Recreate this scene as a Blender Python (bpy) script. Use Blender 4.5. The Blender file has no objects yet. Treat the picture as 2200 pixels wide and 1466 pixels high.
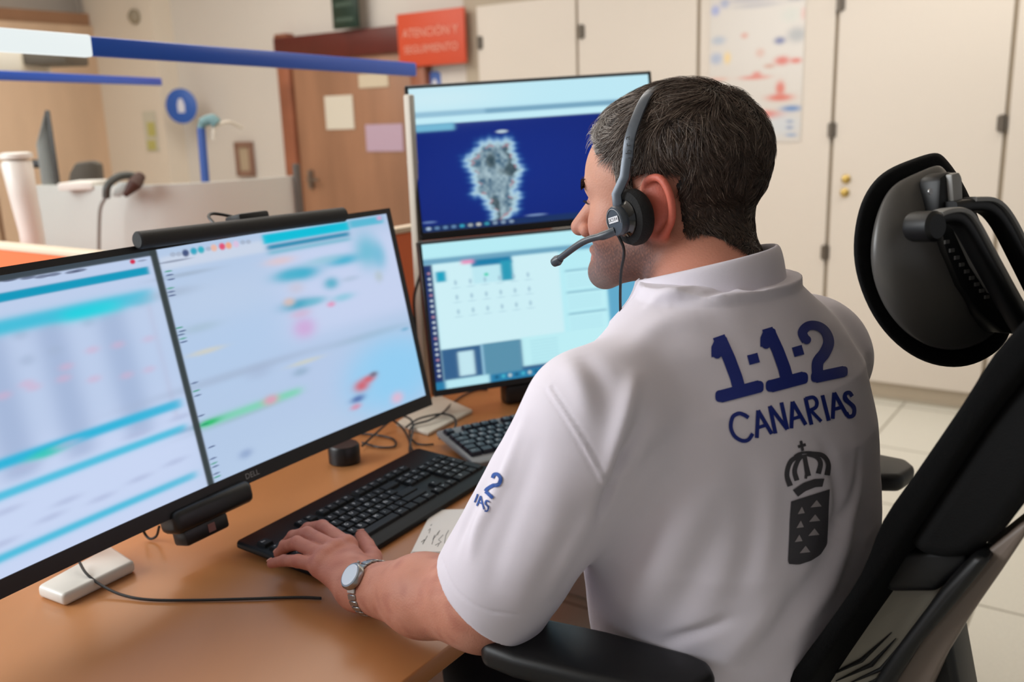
import bpy, bmesh, math, random
import numpy as np
from mathutils import Vector, Matrix
from mathutils.bvhtree import BVHTree
import openvdb
random.seed(4); rng = np.random.default_rng(7)
S = bpy.context.scene; COL = S.collection
PI = math.pi
# ------------------------------------------------------------------ camera
F = 2000.0; HC = 1.34
_d = np.array([280., 8267., F]); _d /= np.linalg.norm(_d); _up = -_d
_fw = np.array([0, 0, 1.]) - _up * _up[2]; _fw /= np.linalg.norm(_fw); _rt = np.cross(_fw, _up)
R = np.array([_rt, _fw, _up]); C0 = np.array([0, 0, HC])
def ray(x, y): return R @ np.array([(x - 1100) / F, (y - 733) / F, 1.])
def onz(x, y, z): v = ray(x, y); return C0 + v * (z - HC) / v[2]
def ony(x, y, Y): v = ray(x, y); return C0 + v * Y / v[1]
def onplane(x, y, p, n): v = ray(x, y); n = np.asarray(n, float); return C0 + v * ((np.asarray(p, float) - C0) @ n) / (v @ n)
cam = bpy.data.objects.new('camera', bpy.data.cameras.new('camera')); COL.objects.link(cam); S.camera = cam
M = Matrix.Identity(4)
for i in range(3):
    M[i][0] = R[i, 0]; M[i][1] = -R[i, 1]; M[i][2] = -R[i, 2]; M[i][3] = C0[i]
cam.matrix_world = M
cam.data.sensor_width = 36; cam.data.lens = F / 2200 * 36; cam.data.clip_start = .05
cam.data.dof.use_dof = True; cam.data.dof.focus_distance = 1.04; cam.data.dof.aperture_fstop = 4.4
S.view_settings.view_transform = 'Standard'; S.view_settings.look = 'None'
S.view_settings.gamma = 1; S.view_settings.exposure = 0.0
# ------------------------------------------------------------------ materials
def lin(c):
    c = np.asarray(c, float) / 255.; return np.where(c <= .04045, c / 12.92, ((c + .055) / 1.055) ** 2.4)
MATS = {}
def mat(name, col=(200, 200, 200), rough=.5, metal=0., bump=0., bscale=300., noise=0., nscale=5., sss=0., spec=.5, coat=0., attr=False, sheen=0., trans=0., stretch=None):
    if name in MATS: return MATS[name]
    m = bpy.data.materials.new(name); m.use_nodes = True; nt = m.node_tree; b = nt.nodes['Principled BSDF']
    c = tuple(lin(col if len(col) else (200, 200, 200))) + (1,)
    b.inputs['Base Color'].default_value = c; b.inputs['Roughness'].default_value = rough; b.inputs['Metallic'].default_value = metal
    b.inputs['Specular IOR Level'].default_value = spec; b.inputs['Coat Weight'].default_value = coat
    b.inputs['Sheen Weight'].default_value = sheen; b.inputs['Transmission Weight'].default_value = trans
    if sss: b.inputs['Subsurface Weight'].default_value = sss; b.inputs['Subsurface Radius'].default_value = (.012, .004, .002); b.inputs['Subsurface Scale'].default_value = 1.
    tc = nt.nodes.new('ShaderNodeTexCoord'); src = tc.outputs['Object']
    if stretch:
        mp = nt.nodes.new('ShaderNodeMapping'); mp.inputs['Rotation'].default_value = (0, 0, stretch[3]); mp.inputs['Scale'].default_value = stretch[:3]
        nt.links.new(src, mp.inputs[0]); src = mp.outputs[0]
    base = None
    if attr:
        a = nt.nodes.new('ShaderNodeAttribute'); a.attribute_name = 'col'; base = a.outputs['Color']; nt.links.new(base, b.inputs['Base Color'])
    if noise:
        n = nt.nodes.new('ShaderNodeTexNoise'); n.inputs['Scale'].default_value = nscale; n.inputs['Detail'].default_value = 5; nt.links.new(src, n.inputs['Vector'])
        mx = nt.nodes.new('ShaderNodeMix'); mx.data_type = 'RGBA'; mx.blend_type = 'MULTIPLY'; mx.inputs[0].default_value = 1.
        mr = nt.nodes.new('ShaderNodeMapRange'); mr.inputs[1].default_value = .3; mr.inputs[2].default_value = .7; mr.inputs[3].default_value = 1 - noise; mr.inputs[4].default_value = 1 + noise * .3
        nt.links.new(n.outputs['Fac'], mr.inputs[0])
        if base: nt.links.new(base, mx.inputs[6])
        else: mx.inputs[6].default_value = c
        nt.links.new(mr.outputs[0], mx.inputs[7]); nt.links.new(mx.outputs[2], b.inputs['Base Color'])
    if bump:
        n = nt.nodes.new('ShaderNodeTexNoise'); n.inputs['Scale'].default_value = bscale; n.inputs['Detail'].default_value = 3; nt.links.new(src, n.inputs['Vector'])
        bp = nt.nodes.new('ShaderNodeBump'); bp.inputs['Strength'].default_value = bump; bp.inputs['Distance'].default_value = .002
        nt.links.new(n.outputs['Fac'], bp.inputs['Height']); nt.links.new(bp.outputs[0], b.inputs['Normal'])
    MATS[name] = m; return m
def emat(name, strength=1., attr=True, col=(255, 255, 255)):
    if name in MATS: return MATS[name]
    m = bpy.data.materials.new(name); m.use_nodes = True; nt = m.node_tree; b = nt.nodes['Principled BSDF']
    b.inputs['Base Color'].default_value = (.01, .01, .012, 1); b.inputs['Roughness'].default_value = .35; b.inputs['Specular IOR Level'].default_value = .2
    b.inputs['Emission Strength'].default_value = strength
    if attr:
        a = nt.nodes.new('ShaderNodeAttribute'); a.attribute_name = 'col'; nt.links.new(a.outputs['Color'], b.inputs['Emission Color'])
    else: b.inputs['Emission Color'].default_value = tuple(lin(col)) + (1,)
    MATS[name] = m; return m
# ------------------------------------------------------------------ object helpers
def tag(o, label=None, cat=None, group=None, kind=None):
    if label: o['label'] = label
    if cat: o['category'] = cat
    if group: o['group'] = group
    if kind: o['kind'] = kind
    return o
def empty(name, loc, label, cat, group=None):
    o = bpy.data.objects.new(name, None); COL.objects.link(o); o.location = [float(v) for v in loc]; o.empty_display_size = .05
    o['loc'] = [float(v) for v in loc]; tag(o, label, cat, group); return o
def adopt(o, parent):
    o.parent = parent
    t = Vector((0, 0, 0)); p = parent
    if 'loc' in parent: t = Vector(parent['loc'])
    elif parent.parent is not None and 'loc' in parent.parent: t = Vector((0, 0, 0))
    if 'loc' in parent: o.matrix_parent_inverse = Matrix.Translation(-t)
def link(name, verts, faces, m, parent=None, smooth=True, cols=None, mats=None, fm=None, angle=40):
    me = bpy.data.meshes.new(name); verts = np.asarray(verts, float)
    if isinstance(faces, np.ndarray):
        n = len(faces); k = faces.shape[1]
        me.vertices.add(len(verts)); me.vertices.foreach_set('co', verts.astype(np.float32).ravel())
        me.loops.add(n * k); me.loops.foreach_set('vertex_index', faces.astype(np.int32).ravel())
        me.polygons.add(n); me.polygons.foreach_set('loop_start', np.arange(0, n * k, k, dtype=np.int32)); me.update(calc_edges=True); me.validate()
    else: me.from_pydata([tuple(v) for v in verts], [], [tuple(int(i) for i in f) for f in faces])
    for mm in (mats or [m]): me.materials.append(mm)
    if fm is not None: me.polygons.foreach_set('material_index', np.asarray(fm, np.int32))
    if cols is not None:
        a = me.color_attributes.new('col', 'FLOAT_COLOR', 'POINT'); c = np.ones((len(verts), 4), np.float32); c[:, :3] = cols; a.data.foreach_set('color', c.ravel())
    if smooth:
        me.polygons.foreach_set('use_smooth', np.ones(len(me.polygons), bool))
        if angle < 180: me.set_sharp_from_angle(angle=math.radians(angle))
    o = bpy.data.objects.new(name, me); COL.objects.link(o)
    if parent is not None: adopt(o, parent)
    return o
class MB:
    def __init__(s): s.v = []; s.f = []; s.m = []
    def add(s, v, f, m=0):
        n = len(s.v); s.v += [tuple(map(float, p)) for p in v]; s.f += [tuple(int(i) + n for i in q) for q in f]; s.m += [m] * len(f); return s
    def bm(s, b, m=0):
        b.verts.ensure_lookup_table(); b.verts.index_update()
        s.add([v.co[:] for v in b.verts], [[v.index for v in f.verts] for f in b.faces], m); b.free(); return s
    def box(s, c, ax, ay, az, bev=.0, seg=2, m=0):
        # c centre, ax/ay/az half-extent vectors
        b = bmesh.new(); bmesh.ops.create_cube(b, size=2.)
        c, ax, ay, az = [np.asarray(q, float) for q in (c, ax, ay, az)]
        l = [np.linalg.norm(q) for q in (ax, ay, az)]
        for v in b.verts: v.co = Vector([v.co[i] * l[i] for i in range(3)])
        if bev: bmesh.ops.bevel(b, geom=b.edges[:], offset=bev, segments=seg, profile=.5, affect='EDGES', clamp_overlap=True)
        for v in b.verts: v.co = Vector(c + ax / l[0] * v.co[0] + ay / l[1] * v.co[1] + az / l[2] * v.co[2])
        bmesh.ops.recalc_face_normals(b, faces=b.faces)
        return s.bm(b, m)
    def tube(s, pts, r, n=10, m=0, flat=None, closed=False):
        pts = [np.asarray(p, float) for p in pts]; k = len(pts); rs = r if hasattr(r, '__len__') else [r] * k
        V = []; Fc = []; ref = None
        for i, p in enumerate(pts):
            t = pts[min(i + 1, k - 1)] - pts[max(i - 1, 0)]; t /= np.linalg.norm(t) + 1e-12
            if flat is not None: a = np.asarray(flat[0], float); a = a - t * (a @ t); a /= np.linalg.norm(a)
            else:
                if ref is None: ref = np.array([0, 0, 1.]) if abs(t[2]) < .9 else np.array([1., 0, 0])
                a = ref - t * (ref @ t); a /= np.linalg.norm(a); ref = a
            b = np.cross(t, a); q = flat[1] if flat is not None else 1.
            for j in range(n):
                w = 2 * PI * j / n; cw, sw = math.cos(w), math.sin(w)
                if flat is not None: cw = math.copysign(abs(cw) ** .5, cw); sw = math.copysign(abs(sw) ** .5, sw)
                V.append(p + rs[i] * (cw * a + sw * b * q))
        for i in range(k - 1):
            for j in range(n): Fc.append((i * n + j, i * n + (j + 1) % n, (i + 1) * n + (j + 1) % n, (i + 1) * n + j))
        Fc.append(tuple(range(n - 1, -1, -1))); Fc.append(tuple((k - 1) * n + j for j in range(n)))
        return s.add(V, Fc, m)
    def lathe(s, c, axis, prof, n=32, m=0):
        # prof: (r, h) list
        axis = np.asarray(axis, float); axis /= np.linalg.norm(axis); ref = np.array([0, 0, 1.]) if abs(axis[2]) < .9 else np.array([1., 0, 0])
        a = np.cross(axis, ref); a /= np.linalg.norm(a); b = np.cross(axis, a); c = np.asarray(c, float); V = []; Fc = []
        for r, h in prof:
            for j in range(n): w = 2 * PI * j / n; V.append(c + axis * h + r * (math.cos(w) * a + math.sin(w) * b))
        for i in range(len(prof) - 1):
            for j in range(n): Fc.append((i * n + j, i * n + (j + 1) % n, (i + 1) * n + (j + 1) % n, (i + 1) * n + j))
        Fc.append(tuple(range(n - 1, -1, -1))); Fc.append(tuple((len(prof) - 1) * n + j for j in range(n)))
        return s.add(V, Fc, m)
    def prism(s, pts, ext, bev=0., seg=2, m=0):
        b = bmesh.new(); vs = [b.verts.new(tuple(map(float, p))) for p in pts]; f = b.faces.new(vs)
        r = bmesh.ops.extrude_face_region(b, geom=[f]); ext = Vector([float(q) for q in ext])
        for g in r['geom']:
            if isinstance(g, bmesh.types.BMVert): g.co += ext
        bmesh.ops.recalc_face_normals(b, faces=b.faces)
        if bev:
            ed = [e for e in b.edges if len(e.link_faces) == 2 and e.calc_face_angle() > .5]
            bmesh.ops.bevel(b, geom=ed, offset=bev, segments=seg, profile=.5, affect='EDGES', clamp_overlap=True)
        return s.bm(b, m)
    def build(s, name, m, parent=None, smooth=True, mats=None, angle=40):
        return link(name, s.v, s.f, m, parent, smooth, mats=mats, fm=s.m if mats else None, angle=angle)
def spline(pts, n=8):
    P = [np.asarray(p, float) for p in pts]; P = [2 * P[0] - P[1]] + P + [2 * P[-1] - P[-2]]; out = []
    for i in range(1, len(P) - 2):
        for j in range(n):
            t = j / n; a, b, c, d = P[i - 1], P[i], P[i + 1], P[i + 2]
            out.append(.5 * ((2 * b) + (c - a) * t + (2 * a - 5 * b + 4 * c - d) * t * t + (3 * b - a - 3 * c + d) * t ** 3))
    out.append(P[-2]); return out
_tc = {}
def text_mesh(ch, size=1.):
    if ch not in _tc:
        cu = bpy.data.curves.new('t', 'FONT'); cu.body = ch; cu.resolution_u = 3; cu.align_x = 'CENTER'; cu.align_y = 'CENTER'
        o = bpy.data.objects.new('t', cu); COL.objects.link(o); dg = bpy.context.evaluated_depsgraph_get(); dg.update()
        me = bpy.data.meshes.new_from_object(o.evaluated_get(dg))
        _tc[ch] = (np.array([v.co[:] for v in me.vertices]).reshape(-1, 3), [tuple(p.vertices) for p in me.polygons])
        bpy.data.objects.remove(o); bpy.data.curves.remove(cu); bpy.data.meshes.remove(me)
    return _tc[ch]
def add_text(mb, ch, c, u, v, size, m=0):
    V, Fc = text_mesh(ch); c, u, v = [np.asarray(q, float) for q in (c, u, v)]
    if len(V): mb.add([c + u * p[0] * size + v * p[1] * size for p in V], Fc, m)
# ------------------------------------------------------------------ SDF helpers
def L3(p, c): return np.sqrt(((p - np.asarray(c, np.float32)) ** 2).sum(-1))
def s_sph(p, c, r): return L3(p, c) - r
def s_ell(p, c, r):
    q = p - np.asarray(c, np.float32); r = np.asarray(r, np.float32)
    k0 = np.sqrt(((q / r) ** 2).sum(-1)); k1 = np.sqrt(((q / (r * r)) ** 2).sum(-1)); return k0 * (k0 - 1) / np.maximum(k1, 1e-6)
def s_cone(p, a, b, ra, rb):
    a = np.asarray(a, np.float32); b = np.asarray(b, np.float32); ab = b - a
    t = np.clip(((p - a) @ ab) / (ab @ ab), 0, 1); return np.sqrt(((p - a - t[..., None] * ab) ** 2).sum(-1)) - (ra + (rb - ra) * t)
def smin(a, b, k): h = np.clip(.5 + .5 * (b - a) / k, 0, 1); return b + (a - b) * h - k * h * (1 - h)
def smax(a, b, k): return -smin(-a, -b, k)
def grid_mesh(fn, lo, hi, vs):
    lo = np.asarray(lo, float); hi = np.asarray(hi, float); n = np.ceil((hi - lo) / vs).astype(int) + 1
    out = np.empty(tuple(n), np.float32)
    y, z = np.meshgrid(lo[1] + vs * np.arange(n[1]), lo[2] + vs * np.arange(n[2]), indexing='ij')
    st = 24
    for i in range(0, n[0], st):
        xs = lo[0] + vs * np.arange(i, min(i + st, n[0])); P = np.empty((len(xs),) + y.shape + (3,), np.float32)
        P[..., 0] = xs[:, None, None]; P[..., 1] = y; P[..., 2] = z; out[i:i + len(xs)] = fn(P)
    out = np.clip(out, -4 * vs, 4 * vs); g = openvdb.FloatGrid(4 * vs)
    pad = np.pad(out, 1, constant_values=4 * vs); g.copyFromArray(pad); v, q = g.convertToQuads(0.0)
    return v.astype(float) * vs + lo - vs, q.astype(int)
# ================================================================== ROOM
A = np.array([.819, -.574, 0]); B = np.array([.574, .819, 0]); W0 = np.array([1.68, 4.18, 0]); Z = np.array([0, 0, 1.])
def onwall(x, y, off=0.): return onplane(x, y, W0 - B * off, B)
def wt(x, y): return (onwall(x, y) - W0) @ A
m_wall = mat('wall_paint', (214, 206, 197), .75, noise=.04, nscale=1.5)
m_cab = mat('cabinet_laminate', (219, 209, 197), .45, noise=.03, nscale=.8)
# floor: tiles
def floor_mat():
    m = bpy.data.materials.new('floor_tile'); m.use_nodes = True; nt = m.node_tree; b = nt.nodes['Principled BSDF']
    tc = nt.nodes.new('ShaderNodeTexCoord'); mp = nt.nodes.new('ShaderNodeMapping'); mp.vector_type = 'POINT'
    mp.inputs['Rotation'].default_value = (0, 0, 0); nt.links.new(tc.outputs['Object'], mp.inputs[0])
    sx = nt.nodes.new('ShaderNodeSeparateXYZ'); nt.links.new(mp.outputs[0], sx.inputs[0])
    def math_(op, a, bb=None):
        n = nt.nodes.new('ShaderNodeMath'); n.operation = op
        for i, q in enumerate((a, bb)):
            if q is None: continue
            if isinstance(q, (int, float)): n.inputs[i].default_value = q
            else: nt.links.new(q, n.inputs[i])
        return n.outputs[0]
    res = None
    for o in ('X', 'Y'):
        w = math_('ABSOLUTE', math_('SUBTRACT', math_('FRACT', math_('DIVIDE', sx.outputs[o], .57)), .5)); l = math_('GREATER_THAN', w, .4925)
        res = l if res is None else math_('MAXIMUM', res, l)
    nz = nt.nodes.new('ShaderNodeTexNoise'); nz.inputs['Scale'].default_value = 120; nt.links.new(tc.outputs['Object'], nz.inputs['Vector'])
    cr = nt.nodes.new('ShaderNodeMix'); cr.data_type = 'RGBA'; cr.inputs[6].default_value = tuple(lin((216, 214, 204))) + (1,); cr.inputs[7].default_value = tuple(lin((232, 230, 220))) + (1,)
    nt.links.new(nz.outputs['Fac'], cr.inputs[0])
    mx = nt.nodes.new('ShaderNodeMix'); mx.data_type = 'RGBA'; mx.inputs[7].default_value = tuple(lin((150, 145, 132))) + (1,)
    nt.links.new(cr.outputs[2], mx.inputs[6]); nt.links.new(res, mx.inputs[0]); nt.links.new(mx.outputs[2], b.inputs['Base Color']); b.inputs['Roughness'].default_value = .35
    return m
# object frame: x along A, y along B, origin so that joints fall where seen
fo = A * (-.301) + B * 2.594
hw = 9.
fl = MB().add([(-hw, -hw, 0), (hw, -hw, 0), (hw, hw, 0), (-hw, hw, 0), (-hw, -hw, -.1), (hw, -hw, -.1), (hw, hw, -.1), (-hw, hw, -.1)],
              [(0, 1, 2, 3), (7, 6, 5, 4), (0, 4, 5, 1), (1, 5, 6, 2), (2, 6, 7, 3), (3, 7, 4, 0)]).build('floor', floor_mat(), smooth=False)
fl.location = (float(fo[0]), float(fo[1]), 0); fl.rotation_euler = (0, 0, math.atan2(A[1], A[0])); tag(fl, kind='structure')
CEIL = 2.75
T1 = 6.07; C1 = W0 - A * T1; T2 = -3.2
def wallbox(name, p, q, z0, z1, out, th, m):
    c = (p + q) / 2 + out * th / 2; o = MB().box(c + Z * (z0 + z1) / 2, (q - p) / 2, out * th / 2, Z * (z1 - z0) / 2).build(name, m, smooth=False); tag(o, kind='structure'); return o
wallbox('wall_back', C1, W0 - A * T2, 0, CEIL, B, .12, m_wall)
m_panelwood = mat('pale_wood_panel', (226, 194, 164), .5, noise=.18, nscale=3., stretch=(1, 1, .25, 0))
wallbox('wall_left', C1 - B * 6, C1 + B * .12, 0, CEIL, -A, .12, m_wall)
ce = MB().add([W0 - A * 10 - B * 9 + Z * CEIL, W0 + A * 6 - B * 9 + Z * CEIL, W0 + A * 6 + B * .1 + Z * CEIL, W0 - A * 10 + B * .1 + Z * CEIL,
               W0 - A * 10 - B * 9 + Z * (CEIL + .1), W0 + A * 6 - B * 9 + Z * (CEIL + .1), W0 + A * 6 + B * .1 + Z * (CEIL + .1), W0 - A * 10 + B * .1 + Z * (CEIL + .1)],
              [(3, 2, 1, 0), (4, 5, 6, 7), (0, 1, 5, 4), (1, 2, 6, 5), (2, 3, 7, 6), (3, 0, 4, 7)]).build('ceiling', mat('ceiling_white', (225, 220, 212), .8), smooth=False)
tag(ce, kind='structure')
bl = wallbox('baseboard_back', W0 + A * T2 * -1, W0 + A * (-1.9), 0, .07, -B, .012, mat('baseboard', (205, 196, 178), .5))
# shallow column left of the door wall
cA = onwall(258, 300) * [1, 1, 0]; cB = onwall(398, 300) * [1, 1, 0]
wallbox('trim_1', cA, cB, 0, CEIL, -B, .16, mat('column_paint', (224, 212, 196), .75))
# wood wardrobe along the left wall
root = empty('wardrobe', C1 - B * 1.6 + A * .3, 'tall pale orange wood wardrobe standing along the left wall', 'wardrobe')
q0 = C1 + A * .42 - B * .1
for k in range(3):
    a0 = q0 - B * (.02 + k * .95); a1 = q0 - B * (.95 * (k + 1) - .01)
    MB().box((a0 + a1) / 2 + Z * 1.06, A * .011, (a1 - a0) / 2, Z * 1.03, bev=.003).build('door', m_panelwood, root)
MB().box(C1 + A * .205 - B * 1.5 + Z * 1.09, A * .195, B * 1.45, Z * 1.09, bev=.004).build('body', mat('wardrobe_body', (170, 128, 98), .5, noise=.15, nscale=4.), root)
# wooden room door with dark lintel
dL = wt(650, 300); dR = wt(905, 300)
def wp(t, z, off=0.): return W0 + A * t - B * off + Z * z
m_door = mat('door_wood', (162, 118, 90), .4, noise=.25, nscale=3., stretch=(2, 2, .3, 0)); m_frame = mat('dark_red_wood', (92, 32, 22), .4, noise=.2, nscale=8.)
m_jamb = mat('door_jamb', (152, 92, 66), .4, noise=.25, nscale=6.)
dr = MB().box(wp((dL + dR) / 2, .93, .03), A * (dR - dL) / 2 * .97, B * .02, Z * .93, bev=.003).build('door_1', m_door); tag(dr, kind='structure')
MB().box(wp(dL + .12, .98, .065), A * .012, B * .02, Z * .06, bev=.004).tube([wp(dL + .12, .98, .08), wp(dL + .12, .98, .10), wp(dL + .22, .98, .10)], .009).build('door_handle', mat('steel', (150, 148, 145), .3, metal=1.), dr)
for tt in (dL - .055, dR + .055):
    MB().box(wp(tt, .95, .035), A * .055, B * .035, Z * .95, bev=.004).build('door_jamb', m_jamb, dr)
MB().box(wp((dL + dR) / 2, 1.80, .04), A * ((dR - dL) / 2 + .11), B * .04, Z * .075, bev=.004).build('door_lintel', m_frame, dr)
def sheet(name, x0, y0, x1, y1, off, m, label, cat, th=.004, group=None):
    a = onwall(x0, y0, off); b = onwall(x1, y1, off); ta = (a - W0) @ A; tb = (b - W0) @ A
    o = MB().box(wp((ta + tb) / 2, (a[2] + b[2]) / 2, off), A * abs(tb - ta) / 2, B * th / 2, Z * abs(a[2] - b[2]) / 2).build(name, m, smooth=False)
    tag(o, label, cat, group); return o
sheet('notice', 697, 207, 762, 277, .055, mat('paper_warm', (214, 206, 190), .8), 'square white notice fixed at head height on the brown door', 'notice')
sheet('notice', 785, 268, 868, 325, .055, mat('paper_lilac', (186, 160, 178), .8), 'lilac sheet stuck on the brown door beside the stacked screens', 'notice')
sheet('notice', 770, 160, 835, 186, .055, mat('paper_beige', (205, 190, 165), .8), 'narrow pale strip sign high on the brown door under the blue rail', 'notice')  # pale beige strip in one even colour
# exit sign over door
ex = MB(); a = onwall(711, -45, .12); b = onwall(772, 58, .12); ta, tb = [(q - W0) @ A for q in (a, b)]
exs = ex.box(wp((ta + tb) / 2, (a[2] + b[2]) / 2, .12), A * (tb - ta) / 2, B * .012, Z * (a[2] - b[2]) / 2, bev=.004).build('exit_sign', mat('exit_green', (22, 46, 34), .4))
tag(exs, 'dark green hanging emergency sign above the brown door', 'sign')
for k in range(3): MB().box(wp((ta + tb) / 2, b[2] + .05 + k * .085, .134), A * .075, B * .0015, Z * .012).build('text_line', mat('exit_pale', (60, 78, 66), .5), exs)
tx = MB().box(wp((ta + tb) / 2, b[2] + .02 + (CEIL - b[2]) / 2, .135 - .015), A * .008, B * .008, Z * (CEIL - b[2] - .04) / 2).build('hanger', mat('steel', ()), exs)
# orange-red sign
a = onwall(849, 30, .1); b = onwall(998, 136, .1); ta, tb = [(q - W0) @ A for q in (a, b)]; zc = (a[2] + b[2]) / 2
rs = MB().box(wp((ta + tb) / 2, zc, .08), A * (tb - ta) / 2, B * .01, Z * (a[2] - b[2]) / 2 * .98, bev=.002).build('wall_sign', mat('sign_red', (204, 76, 44), .5)); tag(rs, 'orange red rectangular sign with two white text lines on the wall', 'sign')
tx = MB(); add_text(tx, 'ATENCIÓN Y', wp((ta + tb) / 2, zc + .035, .093), A, Z, .068); add_text(tx, 'SEGUIMIENTO', wp((ta + tb) / 2, zc - .055, .093), A, Z, .062); tx.build('lettering', mat('sign_letters', (225, 160, 140), .6), rs, smooth=False)
MB().box(wp((ta + tb) / 2, zc, .035), A * .06, B * .035, Z * .05).build('bracket', mat('steel', ()), rs)
# round blue sign on the column and smaller one half hidden by the screen
def ring_sign(x, y, r, off, label, inner):
    c = onwall(x, y, off); ax_ = (C0 - c) / np.linalg.norm(C0 - c) * .8 - B; ax_[2] = 0; ax_ /= np.linalg.norm(ax_); ux_ = np.cross(Z, ax_); o = MB().lathe(c, ax_, [(r * .98, -.004), (r, 0), (r, .004), (r * .97, .006)], 40).build('round_sign', mat('sign_blue', (42, 88, 170), .4)); tag(o, label, 'sign')
    b = MB(); pts = [(-.35, -.55), (.35, -.55), (.38, .1), (.18, .62), (-.18, .62), (-.38, .1)]
    b.prism([c + ax_ * .0065 + ux_ * p[0] * r * .62 + Z * p[1] * r * .68 for p in pts], ax_ * .001); b.build('pictogram', mat('sign_white', (205, 205, 215), .5), o, smooth=False)
ring_sign(390, 228, .118, .225, 'round blue sign with pale symbol on the white column', 0)
ring_sign(935, 182, .075, .006, 'small blue round sign just behind the top of stacked screens', 0)
# papers, frame
yl = sheet('wall_notice', 305, 240, 342, 325, .167, mat('paper_wall', (205, 200, 182), .8), 'small white paper with yellow green blocks on the column', 'notice')
q = onwall(325, 278, .171); MB().box(q, A * .045, B * .001, Z * .05).build('yellow_block', mat('yellow_green', (190, 184, 110), .7), yl, smooth=False)
q = onwall(326, 312, .171); MB().box(q, A * .05, B * .001, Z * .035).build('yellow_block', mat('yellow_green', ()), yl, smooth=False)
fr = empty('picture_frame', onwall(525, 342, .02), 'small brown picture frame hanging on the wall beside the brown door', 'picture frame')
c = onwall(526, 342, .02)
pf = MB()
for sx_, sz_, hx, hz in ((-1, 0, .016, .115), (1, 0, .016, .115), (0, 1, .085, .018), (0, -1, .085, .018)):
    pf.box(c + A * sx_ * .072 + Z * sz_ * .1, A * hx, B * .014, Z * hz, bev=.002)
pf.build('frame', mat('frame_brown', (140, 105, 88), .5), fr); MB().box(c + B * .004, A * .06, B * .004, Z * .09).build('picture', mat('frame_picture', (178, 158, 132), .7), fr, smooth=False)
det = MB().lathe(onwall(293, 36, .16), -B, [(.035, 0), (.05, .004), (.05, .03), (.03, .05), (.01, .052)]).build('wall_detector', mat('detector', (150, 138, 118), .5)); tag(det, 'small round grey brown detector high on the white column', 'detector')
# ---- fitted cabinet fronts
root = empty('fitted_cabinet', wp(-1.2, 0, .05), 'wall of full height cream cabinet doors behind the man', 'cabinet')
MB().box(wp((wt(1005, 100) - T2) / 2, 1.3, .012), A * (-T2 - wt(1005, 100)) / 2, B * .012, Z * 1.28).build('carcass', mat('cabinet_gap', (178, 164, 144), .6), root, smooth=False)
ds = [(wt(1036, 100), wt(1247, 80), 1.93), (wt(1251, 80), wt(1506, 60), 2.5), (wt(1512, 60), wt(1795, 200), 2.5), (wt(1801, 200), wt(2158, 300), 2.5), (wt(2166, 300), -T2 - .02, 2.5)]
hg = mat('hinge_steel', (110, 102, 92), .4, metal=.6)
for a_, b_, h_ in ds:
    MB().box(wp((a_ + b_) / 2, (h_ + .09) / 2, .034), A * (b_ - a_ - .004) / 2, B * .01, Z * (h_ - .09) / 2, bev=.002, seg=1).build('door', m_cab, root)
for x, y in ((1030, 92), (1248, 68), (1806, 6), (1787, 280), (1772, 543), (2153, 265)):
    c = onwall(x, y, .05); MB().tube([c - Z * .035, c + Z * .035], .011, 12).box(c + B * .005, A * .02, B * .002, Z * .03).build('hinge', hg, root)
for x, y in ((1818, 385), (1815, 414)):
    c = onwall(x, y, .045); MB().lathe(c, -B, [(.02, 0), (.02, .006), (.013, .01), (.012, .02), (.006, .022)]).build('lock', mat('brass', (196, 168, 96), .3, metal=.8), root)
# poster with colour blots (vertex colours)
def canvas(nx, ny, base):
    K = np.empty((ny, nx, 3)); K[:] = lin(base); u, v = np.meshgrid((np.arange(nx) + .5) / nx, (np.arange(ny) + .5) / ny); return K, u, v
def rect(K, u, v, x0, y0, x1, y1, col, bl=.002, al=1.):
    sx = lambda t: 1 / (1 + np.exp(-np.clip(t, -30, 30)))
    w = sx((u - x0) / bl) * sx((x1 - u) / bl) * sx((v - y0) / bl) * sx((y1 - v) / bl) * al; K[:] = K * (1 - w[..., None]) + lin(col) * w[..., None]
def blob(K, u, v, cx, cy, rx, ry, col, al=1., p=2., ang=0.):
    du, dv = u - cx, v - cy; ca, sa = math.cos(ang), math.sin(ang); a_, b_ = du * ca + dv * sa, -du * sa + dv * ca
    w = np.exp(-((a_ / rx) ** 2 + (b_ / ry) ** 2) ** (p / 2)) * al; K[:] = K * (1 - w[..., None]) + lin(col) * w[..., None]
def canvas_obj(name, K, pos, m, parent=None):
    ny, nx = K.shape[:2]; u, v = np.meshgrid(np.linspace(0, 1, nx), np.linspace(0, 1, ny)); P = pos(u, v).reshape(-1, 3)
    i = np.arange((ny - 1) * nx).reshape(ny - 1, nx)[:, :-1].ravel(); f = np.stack([i, i + nx, i + nx + 1, i + 1], 1)
    return link(name, P, f, m, parent, smooth=True, cols=K.reshape(-1, 3), angle=180)
K, u, v = canvas(120, 190, (208, 201, 192))
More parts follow.
